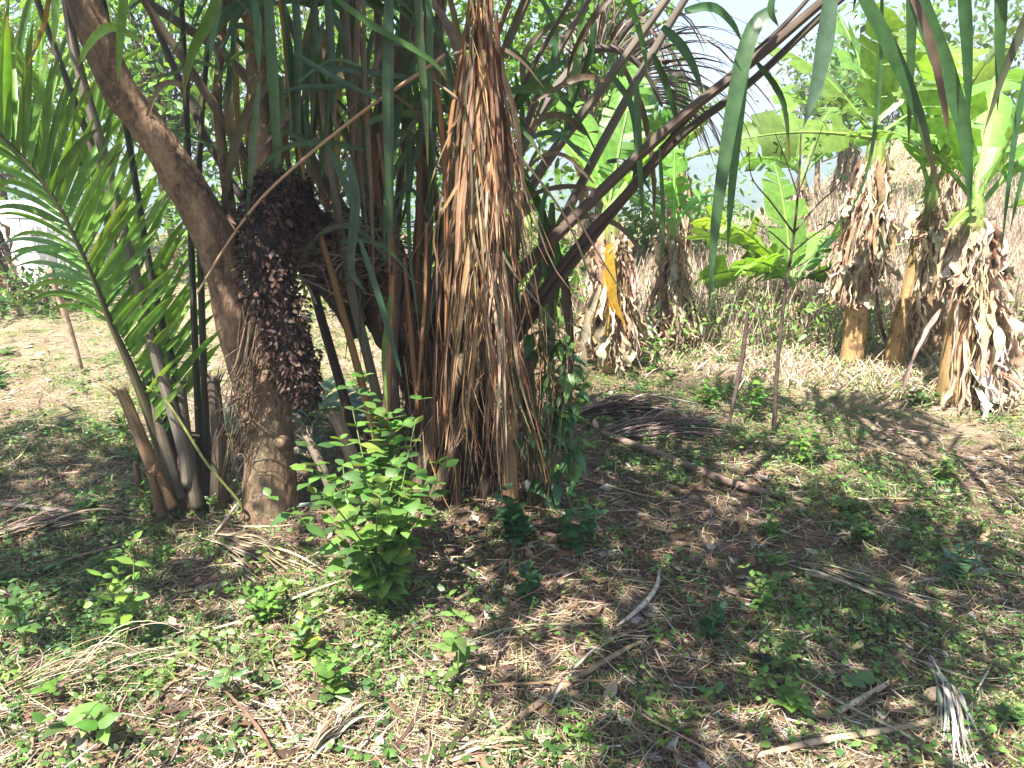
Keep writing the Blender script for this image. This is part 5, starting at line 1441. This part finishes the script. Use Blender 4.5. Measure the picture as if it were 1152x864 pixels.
# ================================================================== small plants
def plant(name, label, base, height_m, stems, leaf_n, leaf_L, leaf_W, cols, cat, group=None, prof=OVAL, splay=0.4, up=0.4, droop=0.35, pairs=True, mat='weed', lean=(0, 0), start=0.25, stem_col=(0.12, 0.16, 0.05), stem_r=0.003):
    t_ = thing(name, base, label, cat, group)
    base = np.asarray(base, float)
    ms = MB(); ml = MB()
    pp, dd, nn, LL = [], [], [], []
    for s in range(stems):
        a = rng.random() * 6.283
        sp_ = splay * (rng.random() ** 0.5) if stems > 1 else splay * 0.3
        h = height_m * rng.uniform(0.7, 1.05)
        top = base + np.array([math.cos(a) * sp_ * h + lean[0] * h, math.sin(a) * sp_ * h + lean[1] * h, h])
        mid = 0.5 * (base + top) + rng.standard_normal(3) * 0.04 * h - np.array([0, 0, 0.0]) + np.array([-math.cos(a), -math.sin(a), 0.3]) * 0.08 * h
        c = cr([base + rng.standard_normal(3) * np.array([.01, .01, 0]), mid, top], 24)
        tube(ms, c[::4], np.linspace(stem_r, stem_r * 0.45, len(c[::4])), stem_col, sides=5, n=20)
        f_ = np.linspace(start, 1, leaf_n)
        ph = rng.random() * 6.283
        for j, u in enumerate(f_):
            i = int(u * 23)
            for k_ in ((0, math.pi) if pairs else (0,)):
                az = ph + j * (1.57 if pairs else 2.4) + k_ + rng.normal(0, 0.25)
                d = np.array([math.cos(az), math.sin(az), up + 0.35 * u + rng.normal(0, 0.2)])
                pp.append(c[i]); dd.append(d); nn.append(np.array([-math.cos(az) * up, -math.sin(az) * up, 1.0]) + 0.25 * rng.standard_normal(3))
                LL.append(leaf_L * rng.uniform(0.6, 1.15) * (1 - 0.35 * u ** 4))
    LL = np.array(LL); n = len(LL)
    leaves(ml, np.array(pp), np.array(dd), unit(np.array(nn)), LL, LL * leaf_W * rng.uniform(0.85, 1.15, n), pick(n, cols, var=0.14), prof, droop * rng.uniform(0.5, 1.5, n), 0.15)
    if height_m > 0: ms.build('stem', M['twig'], t_)
    ml.build('foliage', M[mat], t_)
    return t_


BRT = [(0.12, 0.235, 0.045), (0.085, 0.18, 0.035), (0.15, 0.27, 0.06), (0.07, 0.14, 0.035), (0.20, 0.27, 0.06)]
SHR = [(0.105, 0.215, 0.045), (0.135, 0.25, 0.05), (0.08, 0.165, 0.04), (0.06, 0.125, 0.035), (0.16, 0.26, 0.055)]
DKB = [(0.05, 0.12, 0.05), (0.06, 0.14, 0.06), (0.04, 0.09, 0.04)]
plant('leafy_shrub', 'bright green leafy shrub in the sun in front of the palm clump', G(432, 690), 0.66, 22, 9, 0.096, 0.62, SHR, 'shrub', splay=0.74, up=0.3, droop=0.45, stem_r=0.0045, start=0.2)
plant('leafy_shrub', 'tall leafy shoot rising from the sunlit shrub beside the orange stalk', G(440, 640), 0.76, 5, 9, 0.096, 0.62, SHR, 'shrub', splay=0.14, up=0.3, stem_r=0.004, start=0.35)
SG = 'seedlings on the ground'
plant('seedling', 'yellow green seedling with upright oval leaves at the left', G(138, 742), 0.36, 3, 5, 0.085, 0.42, [(0.17, 0.27, 0.04), (0.12, 0.22, 0.04)], 'seedling', SG, splay=0.25, start=0.45, lean=(0.12, 0.05))
plant('seedling', 'dark leafy seedling at the left edge in half shade', G(30, 738), 0.26, 3, 4, 0.075, 0.5, MG, 'seedling', SG, splay=0.3, start=0.35)
plant('seedling', 'slender pale seedling with paired pointed leaves right of the shrub', G(512, 768), 0.28, 2, 5, 0.085, 0.42, [(0.11, 0.21, 0.05), (0.14, 0.24, 0.06)], 'seedling', SG, splay=0.2, start=0.2, prof=LANCE)
plant('seedling', 'low plant with large pointed bright leaves in the bottom left corner', G(112, 838), 0.13, 3, 2, 0.10, 0.55, BRT, 'seedling', SG, splay=1.5, prof=HEART, start=0.7, up=0.25)
plant('seedling', 'single round leaved sprout at the left above the corner plant', G(62, 800), 0.10, 2, 2, 0.07, 0.9, LG, 'seedling', SG, splay=0.3, prof=HEART, start=0.8, pairs=False)
plant('seedling', 'round pale leaves on thin stems in the straw at lower left', G(255, 790), 0.14, 4, 2, 0.065, 0.85, [(0.13, 0.22, 0.08), (0.09, 0.17, 0.06)], 'seedling', SG, splay=0.5, prof=HEART, start=0.75, pairs=False)
plant('seedling', 'sunlit toothed weed standing in the bare red patch right of centre', G(856, 690), 0.17, 5, 5, 0.05, 0.5, BRT, 'seedling', SG, splay=0.4, start=0.2)
plant('seedling', 'dark green bushy weed left of the sunlit weed in the right half', G(798, 722), 0.15, 6, 4, 0.055, 0.55, DKB, 'seedling', SG, splay=0.6, start=0.2)
plant('seedling', 'large single heart shaped leaf lying low at the lower right', G(966, 782), 0.05, 1, 1, 0.11, 0.85, [(0.09, 0.19, 0.06)], 'seedling', SG, prof=HEART, start=1.0, pairs=True, up=0.1)
plant('seedling', 'bluish green clump of broad leaves at the right', G(1075, 650), 0.12, 6, 3, 0.075, 0.6, [(0.06, 0.14, 0.08), (0.08, 0.16, 0.09)], 'seedling', SG, splay=0.8, start=0.3)
plant('seedling', 'leafy weed patch under the end of the fallen branch', G(965, 612), 0.10, 8, 3, 0.055, 0.6, MG, 'seedling', SG, splay=1.0, start=0.3)
plant('seedling', 'green weed at the foot of the bare sapling', G(900, 525), 0.22, 6, 4, 0.075, 0.5, LG, 'seedling', SG, splay=0.6, start=0.25)
plant('seedling', 'tall weed with round leaves left of the bare sapling', G(846, 478), 0.36, 4, 5, 0.07, 0.7, LG, 'seedling', SG, splay=0.35, start=0.3)
plant('seedling', 'wide leafy weed in the light at the right edge', G(1060, 545), 0.14, 7, 3, 0.07, 0.5, BRT, 'seedling', SG, splay=0.9, start=0.2)
plant('seedling', 'dark broad leaved plant at the foot of the palm clump', G(585, 612), 0.20, 6, 4, 0.10, 0.62, DKB, 'seedling', SG, splay=0.7, start=0.25, prof=HEART)
plant('seedling', 'leafy dark weed right of the palm foot', G(650, 620), 0.20, 6, 4, 0.085, 0.62, DKB, 'seedling', SG, splay=0.7, start=0.25, prof=HEART)
plant('seedling', 'small upright weed by the palm foot in the middle', G(592, 680), 0.18, 4, 4, 0.07, 0.6, DKB, 'seedling', SG, splay=0.4, start=0.25)
plant('seedling', 'bright weed growing at the edge of the dark leaflet heap', G(655, 455), 0.25, 5, 4, 0.09, 0.5, LG, 'seedling', SG, splay=0.6, start=0.2)
plant('seedling', 'pale green weed beside the yellow leaved banana plant', G(735, 420), 0.30, 6, 5, 0.08, 0.4, LG, 'seedling', SG, splay=0.5, start=0.15)
plant('seedling', 'broad leaved weed in the left shade beside the palm stalks', G(110, 590), 0.16, 7, 3, 0.07, 0.6, MG, 'seedling', SG, splay=0.8, start=0.3)
plant('seedling', 'fresh green weed growing against the left palm foot', G(170, 560), 0.18, 5, 4, 0.06, 0.6, LG, 'seedling', SG, splay=0.6, start=0.3)
plant('seedling', 'weed between the trunk and the cut stubs', G(360, 545), 0.26, 6, 4, 0.08, 0.6, DKB, 'seedling', SG, splay=0.5, start=0.3)
plant('seedling', 'bright leafy weed behind the trunk in the gap', G(355, 500), 0.30, 5, 5, 0.075, 0.6, LG, 'seedling', SG, splay=0.5, start=0.4)
plant('seedling', 'leafy weed at the front of the tree shade left of the shrub', G(300, 700), 0.15, 7, 4, 0.06, 0.6, LG, 'seedling', SG, splay=0.8, start=0.2)
plant('seedling', 'bright low weed in front of the sunlit shrub', G(375, 790), 0.14, 7, 4, 0.06, 0.55, BRT, 'seedling', SG, splay=0.8, start=0.2)
plant('seedling', 'weed with yellowing leaf below the shrub', G(345, 745), 0.16, 6, 4, 0.06, 0.6, BRT + [(0.30, 0.28, 0.05)], 'seedling', SG, splay=0.7, start=0.2)

# many small broad leaved weeds, copies of four
protos = []
WL = 'small broad leaved green weed growing low among the dry litter'; WG = 'small broad leaved weeds'
p0 = scatter(260, 1.3, 5.6, lambda x, y: np.clip(weed_keep(x, y) * 1.0, 0.02, 1))
for k_ in range(5):
    protos.append(plant('weed', WL, p0[k_], [0.05, 0.09, 0.13, 0.07, 0.05][k_], [5, 4, 4, 6, 7][k_], [3, 3, 5, 3, 2][k_], [0.05, 0.06, 0.045, 0.04, 0.05][k_], [0.62, 0.55, 0.45, 0.6, 0.8][k_],
                        [MG, LG, BRT, DKB, MG][k_], 'weed', WG, splay=[1.4, 1.0, 0.5, 1.2, 1.6][k_], prof=[OVAL, OVAL, LANCE, OVAL, HEART][k_], start=0.3, stem_r=0.0018))
for k_, q in enumerate(p0[5:]):
    copy_thing(protos[int(rng.integers(5))], q, rng.random() * 6.283, rng.uniform(0.5, 1.0) ** 1.5 * 1.9, WL, WG)

# climbing weed on the right side of the clump
cv = thing('climbing_vine', G(640, 585), 'broad leaved green vine climbing the right side of the palm clump', 'vine')
ms = MB(); ml = MB(); pp = []
for _ in range(9):
    x0 = rng.uniform(600, 650); q = [(x0, 590, 3.12, 2.5), (x0 + rng.uniform(-8, 14), 520, 3.1, 2.5), (x0 + rng.uniform(-12, 16), 450, 3.12, 2), (x0 + rng.uniform(-16, 18), rng.uniform(340, 400), 3.15, 1.5)]
    c = cr(ppts(q), 20); tube(ms, ppts(q), prad(q), (0.12, 0.13, 0.06), sides=5, n=20); pp += list(c[3:])
pp = np.array(pp); N = 130; idx = rng.integers(0, len(pp), N)
az = rng.normal(-1.3, 1.0, N); d = np.stack([np.cos(az), np.sin(az), rng.normal(-0.4, .3, N)], -1)
L = rng.uniform(0.05, 0.11, N)
leaves(ml, pp[idx] + rng.standard_normal((N, 3)) * 0.03, d, unit(np.stack([np.cos(az) * .6, np.sin(az) * .6, np.ones(N)], -1) + 0.3 * rng.standard_normal((N, 3))), L, L * 0.55, pick(N, DKB + MG), HEART, 0.4)
ms.build('stem', M['twig'], cv); ml.build('foliage', M['weed'], cv)

# yellow green tendril at the foot of the left palm
stick('tendril', 'thin yellow green tendril curling at the foot of the left palm', [(262, 600, None, 2.5), (258, 580, 2.95, 3), (272, 570, 2.93, 3), (232, 520, 2.9, 3), (190, 455, 2.92, 2.5), (165, 435, 2.95, 2)], (0.20, 0.22, 0.06), 'vine')

# ================================================================== light, air, camera
sun = bpy.data.lights.new('sun', 'SUN'); sun.energy = 5.0; sun.angle = math.radians(0.55); sun.color = (1.0, 0.955, 0.88)
so = bpy.data.objects.new('sun', sun); COL.objects.link(so)
so.rotation_euler = Vector(SUNV).to_track_quat('Z', 'Y').to_euler()
w = bpy.data.worlds.new('World'); SC.world = w; w.use_nodes = True
wn, wl = w.node_tree.nodes, w.node_tree.links
bg = wn.get('Background') or wn.new('ShaderNodeBackground')
sky = wn.new('ShaderNodeTexSky'); sky.sky_type = 'NISHITA'; sky.sun_disc = False
sky.sun_elevation = SUN_EL; sky.sun_rotation = math.pi / 2 - SUN_AZ
sky.dust_density = 0.8; sky.air_density = 1.0; sky.ozone_density = 1.0
wl.new(sky.outputs[0], bg.inputs['Color']); bg.inputs['Strength'].default_value = 0.055

HAZE = True
if HAZE:
    bpy.ops.mesh.primitive_cube_add(size=1)
    hz_ = bpy.context.object; hz_.name = 'haze'
    hz_.scale = (1500, 1100, 100); hz_.location = (0, 400, -18)
    m = bpy.data.materials.new('haze_air'); m.use_nodes = True; m.node_tree.nodes.clear()
    pv = m.node_tree.nodes.new('ShaderNodeVolumePrincipled'); pv.inputs['Density'].default_value = 0.0045; pv.inputs['Color'].default_value = (0.74, 0.85, 1.0, 1); pv.inputs['Anisotropy'].default_value = 0.2
    ou = m.node_tree.nodes.new('ShaderNodeOutputMaterial'); m.node_tree.links.new(pv.outputs[0], ou.inputs['Volume'])
    hz_.data.materials.append(m)
    tag(hz_, 'pale daylight haze over the valley', 'haze', kind='stuff')

cam = bpy.data.cameras.new('camera'); co = bpy.data.objects.new('camera', cam); COL.objects.link(co)
cam.sensor_width = 36; cam.lens = 36 * F / 1152; cam.clip_end = 3000; cam.clip_start = 0.05
co.location = tuple(EYE); co.rotation_euler = (math.pi / 2 - PITCH, 0, 0)
SC.camera = co
vs = SC.view_settings
vs.view_transform = 'Standard'; vs.look = 'None'; vs.exposure = 2.1; vs.gamma = 1; vs.use_curve_mapping = False
cy = SC.cycles
cy.max_bounces = 7; cy.diffuse_bounces = 3; cy.glossy_bounces = 2; cy.transmission_bounces = 4; cy.volume_bounces = 0; cy.transparent_max_bounces = 4
cy.use_denoising = True
cy.caustics_reflective = False; cy.caustics_refractive = False
cy.sample_clamp_indirect = 6
